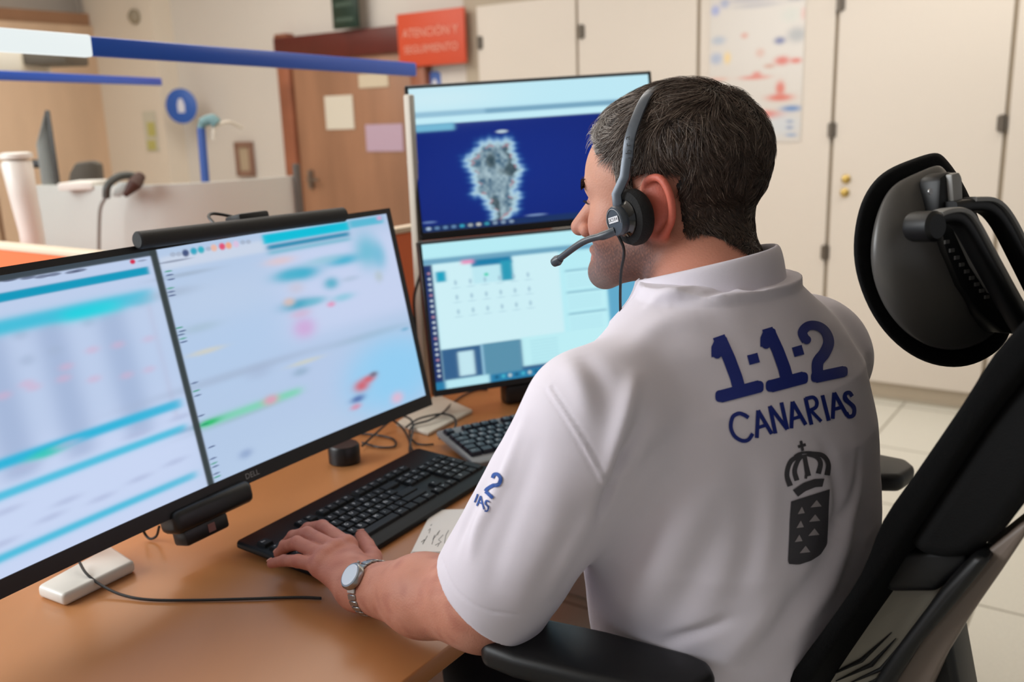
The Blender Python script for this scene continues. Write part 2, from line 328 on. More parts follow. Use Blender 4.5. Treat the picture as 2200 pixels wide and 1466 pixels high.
for (x, y, rx, ry, c_, al) in ((.06, .10, .05, .035, (130, 145, 205), .8), (.16, .06, .05, .03, (130, 145, 190), .7), (.45, .05, .3, .02, (150, 148, 165), .6), (.5, .09, .25, .02, (150, 148, 160), .5), (.75, .01, .09, .03, (200, 60, 60), 1), (.85, .045, .1, .015, (225, 205, 120), .8),
    (.9, .07, .1, .02, (140, 140, 150), .6), (.85, .17, .1, .05, (195, 200, 190), .6), (.98, .17, .03, .04, (215, 160, 150), .6), (.1, .3, .08, .03, (160, 172, 190), .8), (.38, .28, .04, .02, (205, 130, 110), .7), (.75, .33, .06, .025, (70, 80, 140), .9), (.92, .3, .1, .05, (140, 145, 150), .7),
    (.08, .42, .07, .04, (150, 165, 195), .8), (.2, .42, .04, .04, (230, 195, 110), .8), (.55, .4, .05, .03, (205, 150, 130), .6), (.78, .46, .08, .03, (205, 80, 50), .95), (.92, .465, .06, .02, (205, 80, 50), .9), (.65, .49, .06, .015, (190, 120, 90), .7), (.5, .56, .16, .016, (210, 110, 90), .85), (.52, .54, .05, .02, (210, 110, 90), .85), (.1, .56, .12, .015, (215, 160, 140), .7),
    (.77, .64, .05, .05, (208, 90, 60), .95), (.77, .70, .14, .025, (208, 90, 60), .95), (.6, .81, .2, .03, (212, 90, 62), .95), (.5, .76, .05, .02, (90, 110, 140), .8), (.89, .775, .11, .022, (70, 120, 180), .95), (.8, .88, .2, .08, (195, 205, 215), .6), (.88, .86, .04, .01, (110, 130, 170), .8), (.88, .9, .04, .012, (110, 130, 170), .8), (.9, .95, .06, .012, (120, 150, 190), .8), (.65, .9, .05, .03, (170, 185, 175), .7), (.45, .9, .1, .05, (200, 198, 190), .6)):
    blob(K, u, v, x, y, rx, ry, c_, al, 3)
def curve_glare(): pass
pa = (wt(1535, 20), wt(1738, 20)); za = onwall(1640, -20, .05)[2]; zb = onwall(1738, 305, .05)[2]
ps = MB().box(wp((pa[0] + pa[1]) / 2, (za + zb) / 2, .0465), A * (pa[1] - pa[0]) / 2, B * .001, Z * (za - zb) / 2).build('poster', mat('poster_paper', (208, 201, 192), .4), smooth=False)
tag(ps, 'white poster with scattered orange and blue map shapes on the cabinet door', 'poster')
canvas_obj('print', K, lambda a_, b_: (W0 - B * .0482)[None, None] + A * (pa[0] + a_ * (pa[1] - pa[0]))[..., None] + Z * (za + b_ * (zb - za))[..., None], mat('poster_print', (), .3, attr=True), ps)
# ================================================================== LIGHTS
m_lp = emat('ceiling_panel_glow', 3.2, attr=False, col=(255, 246, 230))
for k, (ta_, tb_) in enumerate(((-3.2, 1.3), (-.9, 1.3), (-3.2, 3.4), (-.9, 3.4), (-5.3, 2.3))):
    c = W0 + A * ta_ - B * tb_ + Z * (CEIL - .012)
    r_ = empty('ceiling_light', c, 'flat luminous ceiling panel', 'ceiling light', 'ceiling light panels'); MB().box(c, A * .31, B * .31, Z * .012, bev=.003).build('frame', mat('panel_frame', (230, 230, 230), .5), r_); MB().box(c - Z * .0135, A * .29, B * .29, Z * .001).build('diffuser', m_lp, r_, smooth=False)
def area(name, loc, tgt, sx, sy, power, col):
    l = bpy.data.lights.new(name, 'AREA'); l.shape = 'RECTANGLE'; l.size = sx; l.size_y = sy; l.energy = power; l.color = col
    o = bpy.data.objects.new(name, l); COL.objects.link(o); o.location = loc; o.rotation_euler = (Vector(tgt) - Vector(loc)).to_track_quat('-Z', 'Y').to_euler(); return o
area('window_light', (-3.0, .9, 2.1), (0.1, 1.1, .8), 2.2, 1.4, 95, (.93, .97, 1.))
area('room_light', (1.6, 3.0, 2.6), (1.3, 4.2, .9), 2.5, 1., 31, (1., .95, .86))
area('ceiling_lamp_front', (-.6, 2.6, 2.65), (-.3, 1.8, .7), 1.4, 1.4, 22, (1., .95, .88))
area('office_light', (-2.2, 4.6, 2.66), (-2.2, 5.2, .5), 2.4, 1.6, 56, (1., .96, .90))
wd = bpy.data.worlds.new('w'); S.world = wd; wd.use_nodes = True; wd.node_tree.nodes['Background'].inputs[0].default_value = (.91, .92, .96, 1); wd.node_tree.nodes['Background'].inputs[1].default_value = .34
# ================================================================== DESK
DZ = .74
def ab(a, b, z=0.): return A * a + B * b + Z * z
m_wood = mat('desk_beech', (184, 124, 76), .34, noise=.16, nscale=5., stretch=(1., .12, 1, -math.radians(55)))
m_black = mat('black_plastic', (20, 20, 22), .38); m_blackm = mat('black_matte', (16, 16, 17), .6, bump=.15, bscale=900)
m_white = mat('white_metal', (226, 222, 214), .35); m_cable = mat('cable_black', (16, 15, 15), .45)
desk = empty('desk', ab(-1.03, .9), 'long beech topped desk carrying the screens and keyboards', 'desk')
MB().prism([ab(-1.43, -.5, DZ - .025), ab(-.628, -.5, DZ - .025), ab(-.628, 2.15, DZ - .025), ab(-1.43, 2.15, DZ - .025)], Z * .025, bev=.004, seg=3).build('desk_top', m_wood, desk)
for b_ in (-.42, .42, 2.08):
    MB().box(ab(-1.06, b_, .36), A * .28, B * .02, Z * .355, bev=.003).build('leg', m_white, desk)
MB().box(ab(-1.3, .83, .5), A * .01, B * 1.24, Z * .2).build('modesty_panel', mat('panel_dark', (46, 44, 44), .6), desk)
# partitions
m_or = mat('orange_fabric', (222, 112, 66), .85, bump=.2, bscale=500); m_cream = mat('cream_trim', (222, 205, 182), .5)
for (p, q, lab) in ((ab(-1.47, 1.05), ab(-1.47, 2.3), 'orange desk partition with cream top rail behind the stacked screens'), (ab(-3.3, 1.09), ab(-1.5, 1.09), 'orange desk partition with cream top rail at left above the wide screen')):
    r_ = empty('desk_partition', (p + q) / 2, lab, 'partition', 'orange partitions'); n_ = np.cross(Z, (q - p) / np.linalg.norm(q - p))
    MB().box((p + q) / 2 + Z * .542, (q - p) / 2, n_ * .015, Z * .542, bev=.003).build('panel', m_or, r_)
    MB().box((p + q) / 2 + Z * 1.088, (q - p) / 2, n_ * .018, Z * .007, bev=.003).build('rail', m_cream, r_)
# ---- ultrawide screen
U_ = np.array([-.166, .113, .98]); U_ /= np.linalg.norm(U_)
uR = np.array([.559, .829, 0]); Nm = np.cross(uR, U_); Cm = np.array([-.331, 1.490, 1.005]); D0 = Cm - .245 * uR
HH = .1725
def um(s, h, off=0.):
    # point on the curved panel: s along (0 at the seam between the two windows), h up
    s = np.asarray(s, float); a0 = math.radians(58); k = math.radians(8.2); x = (np.sin(a0) - np.sin(a0 - k * s)) / k; y = (np.cos(a0 - k * s) - np.cos(a0)) / k
    P = D0 + np.stack([x, y, np.zeros_like(x)], -1); th = a0 - k * s
    n = np.stack([np.sin(th), -np.cos(th), np.full_like(th, .2)], -1); n /= np.linalg.norm(n, axis=-1, keepdims=True)
    return P + U_ * np.asarray(h, float)[..., None] + n * np.asarray(off, float)[..., None] if np.ndim(off) else P + U_ * np.asarray(h, float)[..., None] + n * off
SL, SR = -.42, .49
mon = empty('curved_monitor', (float(um(.1, -.2)[0]), float(um(.1, -.2)[1]), DZ), 'very wide black framed curved monitor nearest the camera on the left', 'monitor')
def slab(s0, s1, h0, h1, o0, o1, name, m, parent, n=24, bev=0):
    ss = np.linspace(s0, s1, n); V = []
    for s in ss:
        for h, o in ((h0, o0), (h1, o0), (h1, o1), (h0, o1)): V.append(um(s, h, o))
    Fc = []
    for i in range(n - 1):
        for j in range(4): Fc.append((4 * i + j, 4 * i + (j + 1) % 4, 4 * i + 4 + (j + 1) % 4, 4 * i + 4 + j))
    Fc += [(3, 2, 1, 0), tuple(4 * (n - 1) + j for j in range(4))]
    return MB().add(V, Fc).build(name, m, parent, smooth=True, angle=30)
slab(SL - .009, SR + .009, -HH - .002, HH + .002, -.022, -.001, 'housing', m_black, mon)
slab(SL - .010, SR + .010, -HH - .021, -HH + .0005, -.024, .003, 'bottom_bezel', m_black, mon)
slab(SL - .010, SR + .010, HH - .0005, HH + .009, -.024, .003, 'top_bezel', m_black, mon)
slab(SR, SR + .010, -HH, HH, -.024, .003, 'side_bezel', m_black, mon, 3)
slab(SL - .010, SL, -HH, HH, -.024, .003, 'side_bezel', m_black, mon, 3)
MB().box(um(.035, 0, -.045), uR * .16, U_ * .11, Nm * .026, bev=.012, seg=3).build('rear_cover', m_black, mon)
NX, NY = 820, 310
K, u, v = canvas(NX, NY, (196, 214, 240))
def uvp(x, y):
    p = onplane(x, y, Cm, Nm); s = (p - D0) @ uR; h = (p - D0) @ U_
    return (s - SL) / (SR - SL), .5 - h / (2 * HH)
# left side uses the slightly turned panel
uL = np.array([math.cos(math.radians(60.)), math.sin(math.radians(60.)), 0]); NL = np.cross(uL, U_); NL /= np.linalg.norm(NL)
def uvl(x, y):
    p = onplane(x, y, D0, NL); return ((p - D0) @ uL - SL) / (SR - SL), .5 - ((p - D0) @ U_) / (2 * HH)
u0 = (0 - SL) / (SR - SL)
def r2(f, x0, y0, x1, y1, col, bl=.003, al=1.):
    a_ = f(x0, y0); b_ = f(x1, y1); rect(K, u, v, a_[0], a_[1], b_[0], b_[1], col, bl, al)
def b2(f, x, y, rx, ry, col, al=.8, p=2.5): a_ = f(x, y); blob(K, u, v, a_[0], a_[1], rx, ry, col, al, p)
# left window: base + columns
rect(K, u, v, -.1, -.1, u0, 1.1, (196, 213, 243), .001)
rect(K, u, v, -.1, .6, u0, 1.1, (208, 222, 252), .02, .9)
def hb(f, x, y, th, uu0, uu1, col, bl=.0022, al=1.): yv = f(x, y)[1]; rect(K, u, v, uu0, yv - th / 2, uu1, yv + th / 2, col, bl, al)
c0 = u0 - .006
sxu = lambda x, y: uvl(x, y)[0]
for (xa, xb) in (((-60, 765), (20, 765)), ((75, 700), (135, 690)), ((205, 665), (262, 655))):
    rect(K, u, v, sxu(*xa), .2, sxu(*xb), .70, (160, 180, 216), .008, .8)
rect(K, u, v, -.05, .2, .1, .7, (160, 180, 214), .01, .7)
for x, y in ((60, 820), (145, 785), (200, 750), (255, 740), (320, 728), (140, 810), (205, 812), (275, 805), (322, 793), (75, 828), (10, 845)): b2(uvl, x, y, .012, .015, (222, 178, 208), .45)
for x, y in ((45, 715), (115, 690), (60, 770), (120, 750), (190, 690), (250, 660), (300, 650)): b2(uvl, x, y, .012, .02, (170, 188, 218), .6)
rect(K, u, v, sxu(327, 700), .2, sxu(333, 700), .68, (190, 185, 212), .003, .6)
hb(uvl, 310, 583, .032, -.1, sxu(318, 583), (0, 158, 196), .0015)
hb(uvl, 300, 640, .055, -.1, sxu(328, 640), (66, 196, 226), .006)
hb(uvl, 190, 668, .045, sxu(132, 672), sxu(258, 655), (10, 218, 232), .008)
yv = uvl(385, 870)[1]; rect(K, u, v, -.1, yv - .025, sxu(392, 870), yv + .012, (34, 186, 226), .004)
b2(uvl, 105, 968, .03, .018, (46, 206, 190), .9)
yv = uvl(400, 918)[1]; rect(K, u, v, -.1, yv - .016, sxu(402, 918), yv + .014, (70, 196, 230), .004)
yv = uvl(425, 1018)[1]; rect(K, u, v, -.1, yv - .016, sxu(425, 1018), yv + .012, (66, 194, 228), .004)
for x, y in ((390, 895), (150, 950), (60, 1000), (300, 930), (380, 990), (305, 1025), (225, 1065), (115, 1105), (20, 1090), (150, 1070), (10, 1160)): b2(uvl, x, y, .022, .012, (180, 192, 226), .6)
for x, y in ((20, 598), (60, 594), (90, 592), (115, 588), (155, 583), (170, 580)): b2(uvl, x, y, .012, .006, (90, 100, 130), .8, 6)
b2(uvl, 283, 563, .005, .01, (215, 40, 80), 1., 5); b2(uvl, 303, 561, .009, .004, (130, 140, 170), .7, 5)
yv = uvl(310, 553)[1]; rect(K, u, v, -.1, -.1, u0, yv, (62, 74, 84), .0012)
# right window
R_ = uvp; ur = lambda x, y: uvp(x, y)
rect(K, u, v, u0, -.1, 1.1, 1.1, (186, 208, 238), .001)
b2(R_, 560, 720, .2, .2, (184, 210, 242), .7); b2(R_, 480, 640, .15, .1, (196, 214, 240), .6); b2(R_, 700, 800, .12, .2, (188, 208, 240), .8); b2(R_, 640, 960, .2, .12, (190, 212, 240), .8)
rect(K, u, v, R_(590, 540)[0], .08, 1.1, .52, (206, 218, 248), .02, .9)
rect(K, u, v, u0, R_(345, 560)[1] - .01, R_(575, 520)[0], R_(345, 575)[1] + .015, (208, 220, 240), .004)
for x, y, c_ in ((400, 545, (50, 70, 120)), (418, 541, (20, 170, 200)), (434, 538, (20, 180, 200)), (462, 534, (240, 190, 170)), (480, 531, (232, 70, 110)), (494, 529, (245, 170, 130)), (510, 526, (225, 200, 230))): b2(R_, x, y, .007, .016, c_, .95, 5)
for x, y in ((372, 548), (385, 547), (450, 536), (525, 522), (537, 521)): b2(R_, x, y, .006, .01, (160, 170, 190), .6, 5)
b2(R_, 365, 531, .03, .005, (80, 90, 120), .8, 5); b2(R_, 375, 562, .035, .005, (130, 140, 165), .7, 5)
hb(R_, 700, 495, .045, R_(565, 505)[0], R_(752, 485)[0], (0, 196, 224), .002); hb(R_, 790, 478, .04, R_(752, 485)[0], R_(822, 470)[0], (90, 190, 220), .003)
hb(R_, 700, 513, .022, R_(575, 525)[0], R_(752, 500)[0], (0, 140, 180), .003); hb(R_, 700, 524, .018, R_(575, 525)[0], R_(752, 500)[0], (120, 190, 215), .004)
b2(R_, 815, 470, .008, .012, (225, 170, 215), .9)
for x, y, rx, ry, c_, al in ((655, 588, .045, .035, (60, 180, 212), .95), (625, 592, .04, .03, (70, 182, 212), .9), (740, 560, .05, .028, (60, 182, 216), .95), (700, 560, .05, .02, (150, 205, 225), .7), (605, 562, .035, .02, (225, 205, 215), .9), (790, 540, .035, .09, (100, 192, 218), .85), (815, 550, .02, .07, (100, 190, 220), .7), (645, 655, .04, .028, (50, 168, 198), .9), (680, 648, .03, .02, (90, 188, 212), .7),
    (625, 650, .014, .02, (225, 195, 185), .8), (715, 610, .02, .03, (80, 180, 208), .9), (755, 600, .025, .015, (180, 200, 225), .7), (740, 640, .03, .02, (140, 205, 228), .8), (715, 655, .011, .014, (232, 150, 190), .8), (658, 705, .028, .05, (212, 178, 226), .95), (650, 675, .025, .02, (215, 185, 215), .7), (815, 595, .012, .03, (185, 200, 205), .7), (640, 620, .02, .03, (205, 205, 225), .8),
    (445, 755, .035, .012, (215, 214, 200), .8), (660, 778, .04, .012, (210, 214, 205), .8), (400, 590, .06, .01, (160, 178, 200), .6), (370, 630, .05, .02, (165, 182, 205), .5), (520, 800, .2, .02, (168, 185, 212), .6), (430, 705, .04, .02, (160, 188, 200), .4), (560, 800, .03, .03, (165, 180, 210), .4), (650, 800, .02, .02, (130, 165, 190), .5),
    (440, 910, .05, .014, (130, 150, 190), .6), (800, 720, .12, .02, (165, 190, 215), .7), (870, 708, .012, .01, (100, 165, 200), .8), (530, 975, .015, .02, (130, 155, 200), .6), (520, 895, .1, .012, (170, 188, 215), .6)): b2(R_, x, y, rx, ry, c_, al)
b2(R_, 850, 800, .14, .2, (150, 212, 250), .95, 4); b2(R_, 790, 830, .03, .09, (160, 212, 248), .5)
yv = R_(437, 915)[1]; rect(K, u, v, u0 + .002, yv - .018, R_(650, 840)[0], yv + .012, (110, 220, 170), .006, .85); b2(R_, 450, 908, .022, .012, (30, 195, 110), .9)
b2(R_, 585, 860, .018, .022, (225, 165, 190), .95)
for x, y, rx, ry, c_ in ((780, 830, .022, .03, (215, 90, 100)), (795, 815, .02, .02, (215, 95, 105)), (805, 805, .012, .014, (120, 110, 130)), (772, 858, .02, .018, (80, 110, 175)), (768, 875, .015, .015, (215, 150, 180)), (855, 855, .018, .03, (228, 190, 215))): b2(R_, x, y, rx, ry, c_, .9)
for k, (x, y) in enumerate(((362, 584), (365, 592), (368, 601), (366, 620), (368, 628), (370, 636), (385, 705), (392, 712), (389, 720), (393, 728), (395, 735), (418, 823), (422, 840), (425, 850), (432, 893), (440, 912), (455, 960), (458, 985), (460, 995), (463, 1002), (465, 1017), (467, 1024))): b2(R_, x, y, .008, .0035, (60, 80, 130) if k % 3 else (40, 160, 120), .8, 6)
rect(K, u, v, u0 - .012, -.1, u0 + .001, 1.1, (56, 66, 68), .0008)
m_scr = emat('screen_glow', .92)
canvas_obj('screen', K, lambda a_, b_: um(SL + a_ * (SR - SL), HH - b_ * 2 * HH, .0002), m_scr, mon)
lg = MB(); q = onplane(542, 1024, Cm, Nm); q = um((q - D0) @ uR, -HH - .010, .0034); add_text(lg, 'DELL', q, uR, U_, .012); lg.build('logo', mat('logo_grey', (150, 150, 150), .4), mon, smooth=False)
# stand arm under/behind
st = empty('monitor_stand', onz(180, 1235, DZ), 'white monitor stand with square base under the wide monitor', 'monitor stand')
bp = [onz(x, y, DZ + .018) for x, y in ((78, 1258), (135, 1279), (290, 1204), (237, 1170))]
MB().prism([p - Z * .018 for p in bp], Z * .018, bev=.006, seg=3).build('base', m_white, st)
bc = sum(bp) / 4; tp = um(-.05, 0, -.085)
MB().tube([bc + np.array([-.05, .05, 0]), bc + np.array([-.05, .05, .22])], .018, 20).build('post', m_white, st)
MB().tube([bc + np.array([-.05, .05, .2]), (bc + np.array([-.05, .05, .2]) + tp) / 2 + Z * .02, tp], .014, 12).build('arm', m_white, st)
MB().box(um(-.05, 0, -.078), uR * .05, U_ * .05, Nm * .006, bev=.003).build('mount_plate', m_black, st)
# light bar on top of the screen
lb = empty('monitor_light_bar', um(.14, HH + .02), 'black cylindrical light bar clipped along the top of the wide monitor', 'light bar')
pa_ = onplane(294, 517, Cm + Nm * .012, Nm); pb_ = onplane(738, 461, Cm + Nm * .012, Nm)
MB().tube([pa_, pa_ + (pb_ - pa_) * .005, (pa_ + pb_) / 2, pb_ - (pb_ - pa_) * .005, pb_], [.0105, .0125, .0125, .0125, .0105], 24).build('bar', m_blackm, lb)
cc = onplane(532, 470, Cm - Nm * .006, Nm)
MB().box(cc, uR * .03, U_ * .008, Nm * .018, bev=.004).build('clip', m_blackm, lb)
c1 = onplane(490, 474, Cm - Nm * .01, Nm)
MB().tube(spline([c1 - uR * .025 - U_ * .004, c1 - uR * .018 + U_ * .011 - Nm * .02, c1 + U_ * .016 - Nm * .03, c1 + uR * .022 + U_ * .008 - Nm * .02, c1 + uR * .03 - U_ * .002]), .0025, 8).build('cable', m_cable, lb)
# speaker bar below
sb = empty('speaker_bar', um(.07, -HH - .05), 'black speaker bar hanging under the wide monitor bezel', 'speaker')
pc_ = onplane(505, 1062, Cm - Nm * .005, Nm); pd_ = onplane(350, 1132, Cm - Nm * .005, Nm)
MB().box((pc_ * .6 + pd_ * .4), (pc_ - pd_) * .55, U_ * .017, Nm * .022, bev=.01, seg=3).build('body', m_black, sb)
MB().box(pd_ * .55 + pc_ * .45 - U_ * .026, (pc_ - pd_) * .3, U_ * .012, Nm * .016, bev=.005).build('foot', m_black, sb)
MB().box(pd_ * .5 + pc_ * .5 - U_ * .026 + Nm * .0165, uR * .006, U_ * .006, Nm * .0004).build('sticker', mat('sticker_red', (120, 80, 78), .5), sb, smooth=False)
# ---- stacked monitors
def flatmon(name, C, u_, w, h, label, chin, Kf):
    u_ = np.array(u_, float); u_ /= np.linalg.norm(u_); up = np.array([-.06, .12, .991]); up -= u_ * (up @ u_); up /= np.linalg.norm(up); n = np.cross(u_, up); C = np.array(C)
    r_ = empty(name, C - up * h / 2, label, 'monitor', 'stacked monitors')
    MB().box(C - n * .012 - up * chin / 2, u_ * (w / 2 + .006), up * (h / 2 + .006 + chin / 2), n * .011, bev=.003).build('housing', m_black, r_)
    MB().box(C - n * .04, u_ * .12, up * .08, n * .02, bev=.01).build('rear_cover', m_black, r_)
    for a_, b_, e_, g_ in ((-1, 0, .0035, h / 2 + .006), (1, 0, .0035, h / 2 + .006), (0, 1, w / 2 + .006, .0035), (0, -1, w / 2 + .006, .0035 + chin / 2)):
        MB().box(C + u_ * a_ * (w / 2 + .0035) + up * b_ * (h / 2 + .0035 + (chin / 2 if b_ < 0 else 0)), u_ * e_, up * g_, n * .0025, bev=.001, seg=1).build('bezel', mat('bezel_grey', (88, 92, 96), .35, metal=.3) if b_ > 0 else m_black, r_)
    nx, ny = 420, 240; K_, u2, v2 = canvas(nx, ny, (200, 235, 250)); f = lambda x, y: (lambda p: (((p - C) @ u_) / w + .5, .5 - ((p - C) @ up) / h))(onplane(x, y, C, n)); Kf(K_, u2, v2, f)
    canvas_obj('screen', K_, lambda a_, b_: C + u_ * ((a_ - .5) * w)[..., None] + up * ((.5 - b_) * h)[..., None] + n * .0004, m_scr, r_)
    return r_, C, u_, up, n
def top_screen(K, u, v, f):
    rect(K, u, v, -.1, -.1, 1.1, 1.1, (6, 32, 116), .002); blob(K, u, v, .4, .6, .6, .5, (10, 44, 138), .8)
    h1 = f(1000, 262)[1]; rect(K, u, v, -.1, -.1, 1.1, h1, (196, 240, 253), .002)
    blob(K, u, v, .1, .08, .3, .1, (214, 244, 252), .8)
    rect(K, u, v, -.1, h1 - .085, 1.1, h1 - .045, (150, 196, 220), .004); rect(K, u, v, .3, h1 - .08, .95, h1 - .05, (110, 160, 190), .004, .8)
    rect(K, u, v, -.1, h1 - .04, 1.1, h1, (202, 244, 255), .003); rect(K, u, v, .0, h1, .17, h1 + .05, (120, 190, 220), .004)
    blob(K, u, v, .36, f(1061, 284)[1], .025, .012, (200, 220, 230), .9, 5)
    # island
    pts = [(1035, 310), (1062, 306), (1095, 305), (1105, 340), (1118, 362), (1108, 390), (1100, 420), (1112, 415), (1105, 450), (1088, 468), (1080, 485), (1068, 485), (1060, 455), (1040, 420), (1022, 415), (1025, 395), (1012, 360), (1002, 345), (1018, 335)]
    P = [f(*p) for p in pts]; ins = np.zeros(u.shape, bool)
    nzx = .004 * (np.sin(v * 160) + np.sin(v * 67 + 1)); nzy = .005 * (np.sin(u * 190) + np.sin(u * 81 + 2)); uu = u + nzx; vv = v + nzy; dist = np.full(u.shape, 9.)
    for i in range(len(P)):
        (x0, y0), (x1, y1) = P[i], P[(i + 1) % len(P)]
        c_ = ((y0 > vv) != (y1 > vv)) & (uu < (x1 - x0) * (vv - y0) / (y1 - y0 + 1e-9) + x0); ins ^= c_
        dx, dy = x1 - x0, (y1 - y0); t = np.clip(((uu - x0) * dx + (vv - y0) * dy) / (dx * dx + dy * dy + 1e-12), 0, 1); dist = np.minimum(dist, np.hypot((uu - x0 - t * dx) * 1.78, vv - y0 - t * dy))
    w = np.exp(-(np.where(ins, 0, dist) / .035) ** 2) * .85; K[:] = K * (1 - w[..., None]) + lin((60, 140, 215)) * w[..., None]
    def vn(n, sd):
        G = np.random.default_rng(sd).random((n + 2, int(n * 1.8) + 2)); yy = v * n; xx = u * n * 1.78; yi = np.clip(yy.astype(int), 0, n); xi = np.clip(xx.astype(int), 0, int(n * 1.8)); fy = yy - yi; fx = xx - xi; fy = fy * fy * (3 - 2 * fy); fx = fx * fx * (3 - 2 * fx)
        return (G[yi, xi] * (1 - fx) + G[yi, xi + 1] * fx) * (1 - fy) + (G[yi + 1, xi] * (1 - fx) + G[yi + 1, xi + 1] * fx) * fy
    tx_ = np.clip(1.6 * (.5 * vn(22, 1) + .5 * vn(48, 2)) - .35, 0, 1)
    core = lin((70, 105, 130)) * (1 - tx_[..., None]) + lin((170, 195, 205)) * tx_[..., None]; K[ins] = core[ins]
    rim = np.exp(-(dist / .022) ** 2) * .8; K[:] = K * (1 - rim[..., None]) + lin((185, 220, 235)) * rim[..., None]
    rd = ins & (dist > .018) & (dist < .034) & (np.sin(u * 90 + v * 70) > .2); K[rd] = K[rd] * .5 + lin((190, 110, 120)) * .5
    dk = np.where(ins & (dist > .03), np.clip(3.2 * vn(13, 5) - 1.5, 0, .75), 0); K[:] = K * (1 - dk[..., None]) + lin((34, 56, 62)) * dk[..., None]
    rect(K, u, v, -.1, .955, 1.1, 1.1, (22, 50, 100), .003)
    for k, c_ in enumerate(((190, 215, 240), (110, 150, 190), (110, 150, 190), (110, 150, 190), (60, 180, 210), (180, 190, 190), (220, 220, 210), (60, 170, 190), (150, 175, 200), (150, 175, 200), (150, 175, 200))): blob(K, u, v, .025 + .034 * k, .975, .011, .012, c_, .8, 5)
    blob(K, u, v, .03, .93, .03, .008, (120, 150, 200), .7, 5); blob(K, u, v, .47, .945, .045, .008, (140, 170, 210), .7, 5)
def bot_screen(K, u, v, f):
    rect(K, u, v, -.1, -.1, 1.1, 1.1, (190, 244, 253), .002)
    yb = f(1000, 553)[1]; rect(K, u, v, -.1, yb - .01, 1.1, yb + .03, (110, 168, 198), .004); rect(K, u, v, -.1, yb + .03, .035, 1.1, (30, 54, 110), .002)
    x1 = f(1205, 620)[0]; y1 = f(1000, 745)[1]; rect(K, u, v, .035, yb + .03, x1, y1, (212, 247, 254), .003)
    rect(K, u, v, f(936, 590)[0], f(936, 585)[1], f(958, 590)[0], f(945, 607)[1], (20, 168, 200), .003)
    a_ = f(1013, 568); b_ = f(1103, 598); rect(K, u, v, a_[0], a_[1] - .02, b_[0], b_[1] + .01, (195, 240, 250), .003); rect(K, u, v, a_[0], a_[1] - .03, b_[0], a_[1] + .02, (20, 130, 175), .003); rect(K, u, v, f(1076, 580)[0], a_[1], b_[0], b_[1] + .01, (40, 160, 190), .003)
    rect(K, u, v, a_[0] - .04, a_[1] - .03, a_[0] + .01, a_[1] - .005, (240, 140, 190), .004); blob(K, u, v, f(1045, 590)[0], f(1045, 590)[1], .01, .012, (60, 215, 180), .9, 4)
    for i in range(6):
        for j in range(3):
            blob(K, u, v, .12 + .06 * i + .0 * j, .28 + .1 * j, .007, .018, (160, 195, 215), .7, 4); blob(K, u, v, .12 + .06 * i, .315 + .1 * j, .02, .005, (190, 225, 238), .8, 5)
    x2 = f(1215, 600)[0]
    for k in range(4):
        y_ = .28 + .155 * k; rect(K, u, v, x2, y_, x2 + .17, y_ + .012, (120, 170, 195), .003); rect(K, u, v, x2, y_ + .012, x2 + .17, y_ + .14, (196, 246, 254), .003)
        for j in range(5): rect(K, u, v, x2 + .005, y_ + .035 + j * .02, x2 + .15, y_ + .039 + j * .02, (165, 218, 235), .002, .7)
    rect(K, u, v, x2 + .18, yb + .03, 1.1, .86, (100, 175, 210), .003)
    y2 = f(1000, 745)[1]; rect(K, u, v, .035, y2, x1, 1.1, (52, 100, 146), .002); rect(K, u, v, .2, y2, f(1120, 760)[0], .955, (92, 150, 178), .003); rect(K, u, v, .10, y2 + .03, .165, .925, (200, 238, 248), .003)
    rect(K, u, v, f(1122, 760)[0], y2 - .01, 1.1, .92, (196, 246, 253), .003); rect(K, u, v, .195, y2, .205, .94, (150, 200, 225), .002)
    for j in range(8): rect(K, u, v, f(1140, 750)[0], y2 + .02 + j * .022, f(1200, 750)[0], y2 + .025 + j * .022, (150, 205, 225), .002, .6)
    rect(K, u, v, -.1, .945, 1.1, 1.1, (40, 130, 175), .003); rect(K, u, v, .04, .94, .22, 1.0, (190, 240, 250), .003)
    for k in range(12): blob(K, u, v, .25 + .028 * k, .968, .009, .014, ((20, 90, 130), (70, 190, 215), (200, 215, 215))[k % 3], .8, 5)
    for k in range(20): blob(K, u, v, .018, .2 + .037 * k, .007, .009, (215, 230, 240) if k % 4 else (200, 150, 170), .85, 5)
mt = flatmon('flat_monitor', (.069, 2.053, 1.262), (.975, .218, .033), .531, .299, 'upper of the two stacked monitors, showing an island on dark blue sea', .010, top_screen)
mb_ = flatmon('flat_monitor', (.082, 1.946, .949), (.939, .343, .015), .531, .299, 'lower of the two stacked monitors, showing pale blue windows', .006, bot_screen)
# post with base behind the stacked monitors
st2 = empty('monitor_stand', onz(930, 868, DZ), 'pale stand with flat base holding the two stacked monitors', 'monitor stand')
bp = [onz(x, y, DZ + .008) for x, y in ((850, 908), (920, 930), (1016, 880), (939, 846))]
MB().prism([p - Z * .008 for p in bp], Z * .008, bev=.003, seg=2).build('base', mat('stand_cream', (206, 198, 184), .45), st2)
pz = onz(915, 850, DZ); MB().box(pz + Z * .325, A * .009, B * .009, Z * .325, bev=.004).build('post', mat('stand_cream', ()), st2)
for mm in (mt, mb_):
    C_ = mm[1] - mm[4] * .07; e = np.array([pz[0], pz[1], C_[2]]); e[2] = min(e[2], DZ + .62); MB().tube([e, e - mm[4] * .14 + mm[2] * .02, C_ - mm[4] * .05], .012, 12).build('arm', mat('stand_cream', ()), st2)
# device under lower monitor
q = onz(1125, 843, DZ + .022)
o = MB().box(q + np.array([.05, .03, 0]), mb_[2] * .10, mb_[4] * .022, Z * .020, bev=.006, seg=3).build('desk_speaker', m_black); tag(o, 'low black bar standing on the desk under the lower stacked monitor', 'speaker')
